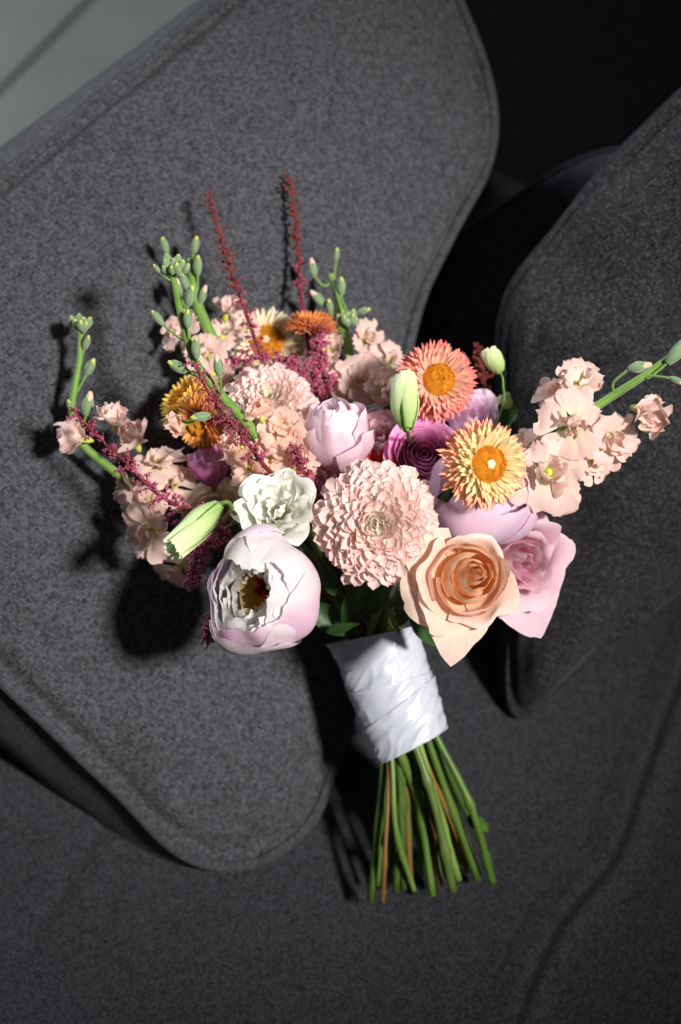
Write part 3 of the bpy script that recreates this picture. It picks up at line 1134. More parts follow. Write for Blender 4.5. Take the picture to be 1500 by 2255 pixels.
# ------------------------------------------------------------------ peonies
def shaped(name, root, gen, mat):
    v_, f_, u_ = gen
    return part(name, mesh(name, v_, f_, u_, M[mat]), root)


def peony_open(label, px, py, d, nrm, R, seed=1):
    rnd = random.Random(seed)
    n = cdir(*nrm).normalized()
    c = at(px, py, d) - n * R
    root = thing('peony', label, 'peony', frame(n, c), 'peonies in the bouquet')
    # outer guard petals
    for i, (th, sp, top, rr) in enumerate(((0.0, 2.5, 0.15, 1.0), (1.5, 2.2, 0.20, 1.02), (-1.4, 2.3, 0.20, 1.03), (0.75, 1.9, 0.22, 1.055), (-0.55, 2.0, 0.27, 1.085), (2.7, 1.9, 0.30, 1.04), (3.7, 1.9, 0.28, 1.07), (4.5, 1.7, 0.30, 1.10), (1.9, 1.5, 0.36, 1.09))):
        shaped('guard_petal', root, rev(p_globe(R * rr, top, 0.97), th, sp, 20, 18, rim=0.20, rimp=2.6, ruff=R * 0.13, rf=1.6, seed=seed + i * 3.7, jag=0.03, base_w=0.5, lump=0.22), 'peony')
    # crinkled white petals that line the opening
    for ring, (rr, top, cnt, mt, zz) in enumerate(((0.95, 0.21, 7, 'peony_in', 0.04), (0.88, 0.19, 7, 'peony_in', 0.09), (0.78, 0.18, 6, 'peony_in', 0.15), (0.66, 0.17, 5, 'peony_in', 0.22), (0.44, 0.20, 6, 'peony_gold', 0.58))):
        for i in range(cnt):
            th = ring * 0.5 + i * 2 * PI / cnt + rnd.uniform(-0.2, 0.2)
            shaped('petal', root, rev(p_globe(R * rr * rnd.uniform(0.95, 1.05), top + rnd.uniform(-0.03, 0.05), 1.0, z0=R * zz), th, 2 * PI / cnt * rnd.uniform(1.25, 1.6), 16, 14, rim=0.10, rimp=3, ruff=R * 0.10, rf=2.4 / rr, seed=seed * 2 + ring * 9 + i * 1.3, jag=0.045, base_w=0.4, lump=0.2), mt)
    for i in range(4):
        a_ = i * PI / 2 + 0.3
        base = Vector((0.06 * R * math.cos(a_), 0.06 * R * math.sin(a_), 0.5 * R))
        tip = Vector((0.15 * R * math.cos(a_ + 0.3), 0.15 * R * math.sin(a_ + 0.3) + 0.12 * R, 1.12 * R))
        v_, f_, u_ = tube(crom([base, (base + tip) / 2 + Vector((0, 0, 0.05 * R)), tip], 5), lambda t: R * 0.08 * math.sin(PI * (0.18 + 0.8 * t)) ** 0.8 + 0.0004, 8)
        part('carpel', mesh('carpel', v_, f_, u_, M['wine']), root)
    stem_for(root, c, -n)
    return root


peony_open('white and pink peony at the bottom left opening on golden petals', 578, 1304, 1.082, (-0.36, -0.02, 0.93), 0.0350, 3)


def peony_globe(label, px, py, d, nrm, R, mat, petals, vy=1.0, ruff=0.05, seed=1, name='peony', cat='peony', inner=True, group='peonies in the bouquet'):
    n = cdir(*nrm).normalized()
    c = at(px, py, d) - n * R * vy
    root = thing(name, label, cat, frame(n, c), group)
    for i, (th, sp, top, rr) in enumerate(petals):
        shaped('petal', root, rev(p_globe(R * rr, top, vy), th, sp, 20, 18, rim=0.20, rimp=2.4, ruff=R * ruff, rf=2.0, seed=seed + i * 2.9, jag=0.015, base_w=0.5, lump=0.18), mat)
    if inner:
        for i in range(5):
            shaped('petal', root, rev(p_globe(R * 0.82, 0.14, vy), i * 1.26, 1.9, 14, 12, rim=0.15, ruff=R * 0.12, rf=3, seed=seed + 40 + i, jag=0.05, base_w=0.5), mat)
    stem_for(root, c, -n)
    return root


peony_globe('pale pink cupped peony behind the golden strawflower on the right', 1068, 1080, 1.125, (0.15, 0.25, 0.95), 0.0360, 'peony_pink',
            ((-1.55, 2.4, 0.22, 1.04), (0.2, 2.2, 0.20, 1.0), (1.8, 2.2, 0.20, 1.02), (3.4, 2.2, 0.22, 1.0), (-0.6, 1.6, 0.36, 1.075), (2.6, 1.7, 0.34, 1.06)), 0.95, seed=5)

# ------------------------------------------------------------------ roses, ranunculus, lisianthus
def rose(label, px, py, d, nrm, layers, outer, seed=1, name='rose', cat='rose', zoff=0.0, ctr=(0, 0), group='roses in the bouquet', twist=0.0, rf=2.5, sc=1.0, core=(0, 0), lip=0.0, jr=0.045):
    """layers: (count, R, H, span, close, curl, lean, ruff, mat); outer: (deg, span, R, H, curl, point, roll, mat, drop)"""
    rnd = random.Random(seed)
    n = cdir(*nrm).normalized()
    layers = [(l[0], l[1] * sc, l[2] * sc, l[3], l[4], l[5] * sc, l[6], l[7] * sc, l[8]) for l in layers]
    outer = [(o[0], o[1], o[2] * sc, o[3] * sc, o[4] * sc, o[5], o[6], o[7], o[8]) for o in outer]
    H0 = max(l[2] for l in layers)
    c = at(px, py, d) - n * (H0 + zoff)
    root = thing(name, label, cat, frame(n, c, twist), group)
    ph = rnd.uniform(0, 6)
    for li, (cnt, R, H, span, close, curl, lean, ruff, mat) in enumerate(layers):
        for i in range(cnt):
            th = ph + i * 2 * PI / cnt + rnd.uniform(-0.12, 0.12)
            g = rev(p_rose(R * rnd.uniform(1 - jr, 1 + jr), H * rnd.uniform(1 - jr, 1 + jr * 0.8), close, curl, 0, lean, lip=lip * 0.4), th, span * rnd.uniform(0.92, 1.08), 16, 16, rim=0.13, rimp=3, spiral=0.09, ruff=ruff, rf=rf, seed=seed * 3 + li * 7.7 + i * 2.1, jag=0.012 + ruff * 3, base_w=0.5)
            k_ = 1 - li / max(1, len(layers) - 1)
            for p in g[0]:
                f_ = max(0, p.z / H0) ** 1.2 * k_
                p.x += core[0] * f_
                p.y += core[1] * f_
            shaped('petal', root, g, mat)
        ph += 1.1
    for k, (deg, span, R, H, curl, pt, roll, mat, drop) in enumerate(outer):
        g = rev(p_rose(R, H, 0, curl, 0, 0.0, drop=drop, cstart=0.42, lip=(lip if drop > 0.35 else 0.0)), R_(deg), span, 22, 26, rim=0.10, rimp=2.2, point=pt, roll=roll * 1.7, rollz=0.9, ruff=0.0060, rf=1.9, jag=0.015, seed=seed + 50 + k * 3.1, base_w=0.5)
        shaped('outer_petal', root, g, mat)
    stem_for(root, c, -n)
    return root


BL = 'blush'
rose('blush pink peony bud with closed petals left of the magenta ranunculus', 724, 892, 1.114, (-0.16, 0.74, 0.6),
     [(3, 0.0080, 0.0400, 3.0, 0.55, 0, 0, 0.0015, BL), (3, 0.0120, 0.0410, 2.6, 0.50, 0, 0, 0.002, BL), (3, 0.0155, 0.0400, 2.5, 0.42, 0, 0, 0.003, BL)],
     [(-95, 2.0, 0.0180, 0.0400, -0.006, 0.16, -0.04, BL, -0.1), (20, 1.9, 0.0180, 0.038, -0.004, 0.12, -0.03, BL, 0.0), (190, 1.8, 0.0182, 0.034, -0.001, 0.15, 0.03, BL, 0.3), (-30, 1.6, 0.0190, 0.030, 0.0, 0.10, 0.03, BL, 0.3)],
     seed=8, sc=1.36, name='peony', cat='peony', group='peonies in the bouquet')
MB_ = 'magenta'
rose('closed magenta flower bud low on the left behind the white lisianthus', 455, 985, 1.150, (-0.12, 0.80, 0.55),
     [(3, 0.0060, 0.0310, 3.0, 0.55, 0, 0, 0.001, MB_), (3, 0.0095, 0.0310, 2.6, 0.50, 0, 0, 0.002, MB_), (3, 0.0125, 0.0300, 2.4, 0.40, 0, 0, 0.002, MB_)],
     [(-95, 2.0, 0.0142, 0.0300, -0.004, 0.14, -0.03, MB_, -0.1), (20, 1.9, 0.0142, 0.029, -0.002, 0.12, 0.0, MB_, 0.0), (190, 1.8, 0.0145, 0.027, 0.0, 0.15, 0.03, MB_, 0.3)],
     seed=12, name='ranunculus_bud', cat='flower bud', group=None)
ri, ro = 'rose_in', 'rose_out'
rose('peach rose with orange heart and pointed reflexed outer petals at bottom right', 1040, 1272, 1.062, (0.16, 0.06, 1),
     [(2, 0.0042, 0.0330, 4.2, 0.50, 0.0, 0.0, 0.0008, ri), (3, 0.0078, 0.0340, 3.0, 0.40, 0.0, 0.0, 0.0014, ri), (3, 0.0125, 0.0350, 2.8, 0.34, 0.0, 0.0, 0.0020, ri),
      (3, 0.0180, 0.0355, 2.7, 0.26, 0.0, 0.0, 0.0026, ri), (4, 0.0228, 0.0345, 2.2, 0.10, 0.0012, 0.0, 0.003, ro)],
     [(-60, 2.0, 0.0240, 0.0335, 0.008, 0.10, 0.06, ro, 0.55), (60, 2.1, 0.0235, 0.032, 0.004, 0.08, 0.06, ro, 0.5), (175, 1.9, 0.0245, 0.034, 0.010, 0.12, 0.08, ro, 0.55), (235, 1.8, 0.0250, 0.032, 0.014, 0.18, 0.10, ro, 0.6),
      (-100, 1.6, 0.0255, 0.029, 0.033, 0.36, 0.12, ro, 0.42), (205, 1.6, 0.0270, 0.027, 0.019, 0.20, 0.08, ro, 0.6), (150, 1.5, 0.0270, 0.027, 0.016, 0.18, 0.08, ro, 0.6), (-28, 1.5, 0.0250, 0.027, 0.012, 0.26, 0.12, ro, 0.6), (35, 1.4, 0.024, 0.025, 0.008, 0.2, 0.08, ro, 0.7)],
     seed=4, core=(0.0070, 0.0040), lip=0.0016, jr=0.11, sc=0.96, rf=1.8)
pr = 'pinkrose'
rose('pale pink rose with ruffled folded petals at the right edge of the bouquet', 1168, 1238, 1.125, (0.38, -0.06, 0.92),
     [(3, 0.0050, 0.032, 3.4, 0.3, 0.0, 0.0, 0.003, pr), (3, 0.0095, 0.034, 2.8, 0.1, 0.001, 0.0, 0.004, pr), (4, 0.0140, 0.034, 2.2, 0.0, 0.003, 0.03, 0.005, pr), (4, 0.0185, 0.033, 2.0, 0.0, 0.006, 0.05, 0.006, pr)],
     [(-70, 1.6, 0.0210, 0.029, 0.024, 0.22, 0.10, pr, 0.4), (-115, 1.5, 0.0210, 0.029, 0.015, 0.25, 0.14, pr, 0.5), (10, 1.6, 0.0200, 0.030, 0.012, 0.26, 0.12, pr, 0.6), (60, 1.6, 0.0200, 0.030, 0.010, 0.22, 0.1, pr, 0.6), (180, 1.6, 0.02, 0.03, 0.010, 0.25, 0.1, pr, 0.6)],
     seed=9, sc=1.24, rf=1.9)
mg = 'magenta'
rose('magenta ranunculus with tightly layered petals above the large chrysanthemum', 938, 992, 1.125, (0.10, 0.34, 0.93),
     [(3, 0.0035, 0.019, 3.4, 0.35, 0, 0, 0.0006, mg), (4, 0.0062, 0.021, 2.6, 0.15, 0, 0, 0.0008, mg), (4, 0.0088, 0.0225, 2.5, 0.06, 0, 0, 0.001, mg), (5, 0.0116, 0.0235, 2.2, 0.02, 0.0003, 0, 0.0012, mg),
      (5, 0.0145, 0.024, 2.1, 0.0, 0.0008, 0.02, 0.0016, mg), (5, 0.0175, 0.024, 2.0, 0, 0.0014, 0.05, 0.002, mg), (5, 0.0205, 0.023, 1.9, 0, 0.0025, 0.10, 0.003, mg)],
     [(200, 1.6, 0.0215, 0.02, 0.008, 0.15, 0.05, mg, 0.3), (-70, 1.7, 0.0215, 0.02, 0.006, 0.15, 0.05, mg, 0.5)],
     seed=14, name='ranunculus', cat='ranunculus', group=None)
rose('lilac pink rose showing its rounded petals behind the coral strawflower', 1046, 905, 1.165, (0.35, 0.45, 0.8),
     [(3, 0.0055, 0.024, 3.2, 0.3, 0, 0, 0.002, 'peony_pink'), (4, 0.011, 0.026, 2.4, 0.1, 0.001, 0, 0.002, 'peony_pink'), (5, 0.0165, 0.026, 2.0, 0.05, 0.002, 0, 0.003, 'peony_pink')],
     [(30, 1.8, 0.020, 0.024, 0.003, 0.1, 0.05, 'peony_pink', 0.5), (120, 1.8, 0.020, 0.024, 0.003, 0.1, 0.05, 'peony_pink', 0.5)], seed=17)
rose('dusty pink rose in shade between the blush peony bud and the green bud', 836, 948, 1.165, (0.05, 0.6, 0.8),
     [(3, 0.0050, 0.022, 3.2, 0.3, 0, 0, 0.002, 'dusty'), (4, 0.0105, 0.024, 2.4, 0.1, 0.001, 0, 0.003, 'dusty'), (5, 0.0155, 0.024, 2.0, 0, 0.003, 0.05, 0.003, 'dusty')],
     [(120, 1.7, 0.019, 0.022, 0.006, 0.2, 0.05, 'dusty', 0.5), (40, 1.7, 0.019, 0.022, 0.006, 0.2, 0.05, 'dusty', 0.5), (-80, 1.7, 0.019, 0.022, 0.006, 0.2, 0.05, 'dusty', 0.5)], seed=21)
rose('small dusty rose tucked between the white lisianthus and the large chrysanthemum', 690, 1052, 1.130, (0.0, 0.55, 0.85),
     [(3, 0.0045, 0.018, 3.2, 0.3, 0, 0, 0.002, 'dusty'), (4, 0.009, 0.020, 2.4, 0.1, 0.001, 0, 0.003, 'dusty'), (4, 0.0125, 0.02, 2.1, 0, 0.003, 0.05, 0.003, 'dusty')],
     [(90, 1.8, 0.0145, 0.018, 0.005, 0.25, 0.08, 'dusty', 0.5), (-30, 1.8, 0.0145, 0.018, 0.005, 0.25, 0.08, 'dusty', 0.5)], seed=23)
rose('cream rose deep in shade left of the white lisianthus', 468, 1118, 1.165, (-0.2, 0.3, 0.9),
     [(3, 0.0050, 0.022, 3.2, 0.3, 0, 0, 0.001, 'cream'), (4, 0.0105, 0.024, 2.4, 0.1, 0.001, 0, 0.002, 'cream'), (5, 0.0155, 0.024, 2.0, 0, 0.003, 0.05, 0.003, 'cream')],
     [(120, 1.8, 0.019, 0.022, 0.006, 0.1, 0.05, 'cream', 0.5), (20, 1.8, 0.019, 0.022, 0.005, 0.1, 0.05, 'cream', 0.5), (-100, 1.8, 0.019, 0.022, 0.005, 0.1, 0.05, 'cream', 0.5)], seed=27)
lw = 'lisi'
rose('white ruffled lisianthus beside the large chrysanthemum', 606, 1108, 1.078, (-0.06, 0.34, 0.94),
     [(3, 0.0050, 0.0210, 2.8, 0.1, 0.0, 0.20, 0.006, lw), (3, 0.0090, 0.0225, 2.5, 0.0, 0.002, 0.25, 0.008, lw), (4, 0.0130, 0.0235, 2.1, 0, 0.003, 0.28, 0.009, lw), (4, 0.0165, 0.0225, 1.9, 0, 0.004, 0.25, 0.009, lw)],
     [(-110, 1.5, 0.0195, 0.0200, 0.007, 0.22, 0.06, lw, 0.4), (-60, 1.5, 0.0195, 0.020, 0.008, 0.25, 0.06, lw, 0.5), (10, 1.5, 0.0195, 0.020, 0.007, 0.2, 0.06, lw, 0.5), (75, 1.5, 0.0195, 0.020, 0.006, 0.2, 0.06, lw, 0.5), (140, 1.5, 0.0195, 0.02, 0.006, 0.2, 0.06, lw, 0.5), (195, 1.5, 0.0195, 0.02, 0.008, 0.2, 0.06, lw, 0.5)],
     seed=31, rf=2.1, name='lisianthus', cat='lisianthus', group=None)


def bud_lisianthus(label, p0, p1, w, mat='lisi_bud', seed=1, sep=True):
    """closed furled bud from its base p0 to its tip p1 (world)"""
    p0, p1 = Vector(p0), Vector(p1)
    ax = (p1 - p0)
    L = ax.length
    root = thing('lisianthus_bud', label, 'flower bud', frame(ax, p0), 'green lisianthus buds')
    for i in range(4):
        def prof(t, i=i):
            r = w * (0.40 + 0.60 * math.sin(min(1, t / 0.45) * PI / 2)) * (1 - 0.16 * max(0, (t - 0.5) / 0.5) ** 1.5)
            return r * (1 + 0.03 * i), L * t * (1 - 0.02 * i)
        v_, f_, u_ = rev(prof, i * PI / 2 + seed, 2.6, 14, 16, rim=0.05, spiral=0.14, ruff=w * 0.30, rf=3.0, seed=seed + i * 2.2, jag=0.06, base_w=0.8)
        tw = lambda p: Matrix.Rotation(p.z / L * 1.0, 3, 'Z') @ p
        part('petal', mesh('petal', [tw(p) for p in v_], f_, u_, M[mat]), root)
    if sep:
        for i in range(5):
            def prof2(t):
                return w * (0.46 + 0.66 * math.sin(min(1, t * 0.62 / 0.45) * PI / 2)), L * 0.62 * t - 0.001
            v_, f_, u_ = rev(prof2, i * 2 * PI / 5 + seed * 2 + 0.4, 0.26, 6, 10, rim=0.85, rimp=1.0, base_w=1.0)
            part('sepal', mesh('sepal', v_, f_, u_, M['sepal_dark']), root)
    return root, -ax.normalized(), p0


M['sepal_dark'] = plain_mat('sepal_dark', (0.06, 0.15, 0.03), (0.13, 0.25, 0.06), stretch=(4, 2, 1), rough=0.5)
r_, dd, b0 = bud_lisianthus('upright pale green lisianthus bud in front of the coral strawflower', at(897, 945, 1.09), at(888, 825, 1.105), 0.0083, seed=1)
stem_for(r_, b0, None, rad=0.0017, extra=[b0, at(900, 962, 1.115), at(905, 1010, 1.17)])
r_, dd, b0 = bud_lisianthus('pale green lisianthus bud slanting down left over the astilbe', at(482, 1112, 1.075), at(376, 1218, 1.06), 0.0080, seed=2)
stem_for(r_, b0, None, rad=0.0018, extra=[at(484, 1110, 1.075), at(502, 1106, 1.076), at(515, 1125, 1.085), at(560, 1200, 1.13)])
r_, dd, b0 = bud_lisianthus('small green bud standing alone against the cushion with painted glints', at(1102, 820, 1.16), at(1074, 770, 1.165), 0.0058, seed=3, sep=False)
stem_for(r_, b0, None, rad=0.0010, extra=[at(1102, 820, 1.16), at(1108, 845, 1.16), at(1100, 920, 1.165), at(1000, 1150, 1.17)])
r_, dd, b0 = bud_lisianthus('dim green bud in shade right of the lilac pink rose', at(1118, 905, 1.20), at(1098, 872, 1.20), 0.0065, seed=4, sep=False)
stem_for(r_, b0, None, rad=0.0010, extra=[at(1118, 905, 1.20), at(1112, 960, 1.20), at(1000, 1160, 1.18)])


# ------------------------------------------------------------------ stocks
def stock_bank(mat):
    big, small = [], []
    for k in range(7):
        rnd = random.Random(90 + k)
        wp = lambda t: 0.16 + 0.84 * sstep(0.12, 0.72, t) * (1 - max(0, (t - 0.80) / 0.20) ** 2 * 0.42)
        b0, b1 = rnd.uniform(0.1, 0.5), rnd.uniform(-0.9, -0.3)
        v_, f_, u_ = strap(1.0, 0.60 * rnd.uniform(0.85, 1.15), wp, lambda t, b0=b0, b1=b1: b0 + (b1 - b0) * t ** 1.3, cup=rnd.uniform(-0.15, 0.3), nu=12, nv=13, ruff=0.24, rf=2.0, seed=k * 7.7, tip=0.06)
        big.append(mesh('petal', v_, f_, u_, M[mat]))
        v_, f_, u_ = strap(1.0, 0.55 * rnd.uniform(0.85, 1.15), wp, lambda t, k=k: 0.2 + 0.9 * t ** 1.5, cup=0.6, nu=10, nv=11, ruff=0.30, rf=2.2, seed=k * 3.1 + 50, tip=0.05)
        small.append(mesh('petal', v_, f_, u_, M[mat]))
    return big, small


BANKS = {k: stock_bank(k) for k in ('stock', 'stock_warm')}


def eye_mesh():
    mb = MB()
    v_, f_, u_ = tube(crom([Vector((0, 0, -0.5)), Vector((0, 0, -0.25)), Vector((0, 0, 0.06)), Vector((0, 0, 0.16))], 4), lambda t: 0.05 + 0.10 * math.sin(PI * min(1, t * 1.1)), 8)
    mb.add(v_, f_, u_)
    return mb.mesh('floret', M['green_eye'])


EYE = eye_mesh()
# bud: petals core with four sepals
v_, f_, u_ = tube([Vector((0, 0, z)) for z in [i / 10 for i in range(11)]], lambda t: 0.20 * math.sin(PI * (0.12 + 0.80 * t)) ** 0.75, 10)
BUD_CORE = {k: mesh('bud', v_, f_, u_, M[k]) for k in ('budlime', 'stock_bud')}
SEPALS = []
for k in range(3):
    def sp(t, k=k):
        return 0.235 * math.sin(PI * (0.10 + 0.72 * t)) ** 0.7 * (1.02 + 0.05 * k), 0.98 * t
    v_, f_, u_ = rev(sp, 0, 1.75, 6, 10, rim=0.22, rimp=1.6, ruff=0.03, rf=2, seed=k * 4.0, base_w=0.8)
    SEPALS.append(mesh('sepal', v_, f_, u_, M['sepal']))


def floret(root, inv, px, py, rpx, d, nrm, rnd, bank='stock', tight=0.0):
    n = cdir(*nrm).normalized()
    c = at(px, py, d)
    R = rpx / FPX * d * (1.4 if tight > 0.55 else 1.0)
    m = inv @ frame(n, c, rnd.uniform(0, 6))
    fo = part('floret', EYE, root, m @ Matrix.Scale(R, 4))
    big, small = BANKS[bank]
    no = rnd.choice((5, 5, 6))
    for i in range(no):
        e = R_(rnd.uniform(62, 98)) * (1 - tight * 0.62)
        part('petal', rnd.choice(small if tight > 0.55 else big), fo, petal_dir(i * 2 * PI / no + rnd.uniform(-0.25, 0.25), e, 0.06, -0.12, rnd.uniform(-0.35, 0.35), rnd.uniform(0.88, 1.18)) @ Matrix.Diagonal((rnd.uniform(0.75, 1.25), 1, rnd.uniform(0.5, 1.4), 1)))
    ni = rnd.choice((4, 5, 6))
    for i in range(ni):
        e = R_(rnd.uniform(28, 70)) * (1 - tight * 0.5)
        part('petal', rnd.choice(small + big), fo, petal_dir(i * 2 * PI / ni + rnd.uniform(-0.3, 0.3), e, 0.05, -0.06, rnd.uniform(-0.5, 0.5), rnd.uniform(0.58, 0.92)) @ Matrix.Diagonal((rnd.uniform(0.75, 1.2), 1, rnd.uniform(0.6, 1.4), 1)))
    return fo


def bud(root, inv, base, tip, kind, wide=1.0, rnd=random):
    base, tip = Vector(base), Vector(tip)
    ax = tip - base
    L = ax.length
    m = inv @ frame(ax, base, rnd.uniform(0, 6)) @ Matrix.Diagonal((L * wide, L * wide, L, 1))
    bo = part('bud', BUD_CORE['stock_bud' if kind == 'p' else 'budlime'], root, m)
    for i in range(4):
        s = (0.78 if kind == 'p' else 0.9) + rnd.uniform(-0.04, 0.04)
        part('sepal', rnd.choice(SEPALS), bo, Matrix.Rotation(i * PI / 2, 4, 'Z') @ Matrix.Diagonal((1.02, 1.02, s, 1)))
    return bo


def stock(label, path, florets, buds, tips, seed, bank='stock', rad=0.0036, dz=0.0):
    """path: (px,py,d) from inside the bouquet to the tip; buds: (base px,py, tip px,py, d, kind)"""
    rnd = random.Random(seed)
    path = [(x, y, d + dz * min(1, i / 2)) for i, (x, y, d) in enumerate(path)]
    florets = [(f[0], f[1], f[2], f[3] + dz, f[4], f[5]) for f in florets]
    buds = [(*b[:4], b[4] + dz, b[5]) for b in buds]
    if tips:
        tips = (*tips[:4], tips[4] + dz)
    pts = [at(*p) for p in path]
    root = thing('stock', label, 'stock flower', Matrix.Translation(pts[0]), 'peach stock flower spikes')
    inv = root.matrix_basis.inverted()
    sm = crom(pts, 8)
    v_, f_, u_ = tube(sm, lambda t: rad * (1.05 - 0.5 * t), 10)
    part('flower_stalk', mesh('flower_stalk', [inv @ p for p in v_], f_, u_, M['stock_stem']), root)
    for (x, y, r, d, nr, tight) in florets:
        floret(root, inv, x, y, r, d, nr, rnd, bank, tight)

    def nearest(p):
        # attach a little lower down the stalk than the closest point
        k = min(range(len(sm)), key=lambda i: (sm[i] - p).length)
        return sm[max(0, k - 4)]
    for (x0, y0, x1, y1, d, kind) in buds:
        b_ = at(x0, y0, d)
        t_ = at(x1, y1, d - 0.004)
        bud(root, inv, b_, t_, kind, rnd.uniform(0.80, 1.0), rnd)
        a_ = nearest(b_)
        v_, f_, u_ = tube(crom([a_, a_ * 0.45 + b_ * 0.55 - (t_ - b_) * 0.35, b_ + (t_ - b_) * 0.05], 5), 0.0009, 6)
        part('pedicel', mesh('pedicel', [inv @ p for p in v_], f_, u_, M['stock_stem']), root)
    # tight cluster of young buds at the tip
    if tips:
        x, y, rpx, cnt, d = tips
        hub = sm[-1]
        for i in range(cnt):
            a_ = i * 2.399963 + seed
            q = math.sqrt((i + 0.3) / cnt)
            off = Vector((math.cos(a_) * q, math.sin(a_) * q * 0.6))
            b_ = at(x + off.x * rpx * 0.65, y + 8 - off.y * rpx * 0.65, d - 0.006 * (1 - q) + 0.004 * math.sin(a_))
            t_ = at(x + off.x * rpx * 1.05, y - 14 - off.y * rpx * 1.05, d - 0.010 * (1 - q) + 0.006 * math.sin(a_))
            bud(root, inv, b_, t_, 'l', 1.35, rnd)
            v_, f_, u_ = tube([hub, (hub + b_) / 2, b_], 0.0008, 5)
            part('pedicel', mesh('pedicel', [inv @ p for p in v_], f_, u_, M['stock_stem']), root)
    stem_for(root, pts[0], pts[0] - pts[1])
    return root


stock('peach stock spike arching along the far left edge with green tip',
      [(505, 1185, 1.165), (400, 1120, 1.155), (310, 1078, 1.15), (235, 1025, 1.148), (175, 968, 1.146), (160, 890, 1.145), (176, 790, 1.147), (178, 728, 1.15)],
      [(332, 1172, 66, 1.125, (-0.55, -0.35, 0.75), 0.2), (350, 1022, 54, 1.135, (-0.1, 0.75, 0.6), 0.25), (298, 975, 44, 1.132, (-0.25, 0.6, 0.75), 0.6), (250, 930, 38, 1.132, (-0.1, 0.75, 0.65), 0.75),
       (180, 966, 42, 1.136, (-0.8, 0.15, 0.6), 0.75), (290, 1085, 50, 1.15, (-0.6, -0.3, 0.6), 0.3), (385, 1070, 50, 1.14, (0.1, 0.3, 0.9), 0.2), (395, 1250, 55, 1.165, (-0.4, -0.7, 0.6), 0.2), (325, 1105, 48, 1.14, (-0.4, 0.1, 0.9), 0.3)],
      [(190, 915, 200, 862, 1.138, 'p'), (190, 825, 208, 790, 1.143, 'l'), (158, 905, 150, 880, 1.145, 'l'), (185, 770, 196, 738, 1.146, 'l')],
      (178, 716, 26, 9, 1.15), 11, dz=0.026)
stock('peach stock spike leaning over the left front with grey green buds and a green tip',
      [(640, 1060, 1.145), (585, 985, 1.128), (530, 915, 1.108), (480, 862, 1.096), (430, 795, 1.09), (402, 705, 1.09), (388, 640, 1.094), (380, 604, 1.098)],
      [(622, 945, 52, 1.118, (0.05, 0.35, 0.9), 0.25), (668, 985, 50, 1.122, (0.4, 0.15, 0.9), 0.2), (574, 916, 32, 1.108, (-0.2, 0.7, 0.7), 0.75), (548, 1030, 52, 1.120, (-0.4, -0.1, 0.9), 0.35), (525, 985, 38, 1.120, (-0.6, 0.3, 0.7), 0.6),
       (600, 1000, 50, 1.118, (-0.1, 0.1, 1), 0.2), (690, 935, 40, 1.13, (0.4, 0.5, 0.7), 0.3), (408, 932, 32, 1.095, (-0.95, -0.2, 0.35), 0.75), (648, 1030, 42, 1.125, (0.3, -0.1, 0.9), 0.2)],
      [(360, 716, 334, 684, 1.092, 'l'), (412, 818, 370, 796, 1.088, 'l'), (414, 722, 414, 682, 1.084, 'l'), (434, 790, 430, 742, 1.084, 'l'), (484, 828, 476, 780, 1.080, 'p'), (414, 672, 424, 628, 1.088, 'l'), (466, 915, 420, 920, 1.080, 'l'), (352, 600, 338, 582, 1.095, 'l')],
      (385, 590, 34, 10, 1.096), 12, bank='stock_warm')
stock('peach stock spike at the back left with thick green stalk between the two arching spikes',
      [(560, 930, 1.22), (505, 830, 1.205), (465, 740, 1.20), (437, 675, 1.202), (424, 610, 1.206), (420, 570, 1.208)],
      [(395, 735, 46, 1.205, (-0.5, 0.3, 0.8), 0.3), (452, 778, 46, 1.190, (0.0, 0.3, 0.9), 0.3), (498, 692, 32, 1.195, (0.2, 0.8, 0.6), 0.8), (490, 742, 40, 1.205, (0.2, 0.4, 0.8), 0.3), (470, 825, 46, 1.195, (-0.2, 0.2, 0.9), 0.3), (535, 720, 38, 1.22, (0.2, 0.5, 0.8), 0.3)],
      [(368, 560, 358, 522, 1.21, 'l'), (426, 558, 434, 520, 1.205, 'l'), (436, 606, 436, 562, 1.20, 'l'), (394, 656, 388, 612, 1.20, 'p'), (440, 668, 454, 628, 1.20, 'p'), (415, 640, 398, 600, 1.20, 'l')],
      None, 13, bank='stock', rad=0.0050)
stock('peach stock spike at the back right of the cream strawflower with woolly green buds',
      [(800, 930, 1.24), (785, 840, 1.235), (768, 775, 1.232), (752, 700, 1.232), (740, 640, 1.235), (728, 604, 1.237)],
      [(808, 748, 42, 1.222, (0.5, 0.35, 0.8), 0.4), (722, 775, 52, 1.220, (-0.3, 0.2, 0.9), 0.3), (690, 812, 46, 1.22, (-0.3, 0.2, 0.9), 0.3), (795, 840, 52, 1.20, (0.1, 0.2, 1), 0.2), (858, 800, 46, 1.215, (0.4, 0.4, 0.8), 0.3), (850, 862, 46, 1.195, (0.3, 0.2, 0.9), 0.3), (748, 842, 46, 1.205, (-0.1, 0.2, 0.9), 0.3)],
      [(740, 576, 743, 545, 1.235, 'l'), (692, 610, 686, 568, 1.232, 'p'), (714, 672, 684, 640, 1.225, 'p'), (728, 690, 724, 658, 1.222, 'l'), (752, 650, 752, 610, 1.228, 'l'), (788, 688, 816, 680, 1.22, 'l')],
      (766, 704, 24, 8, 1.218), 14, bank='stock', rad=0.0042)
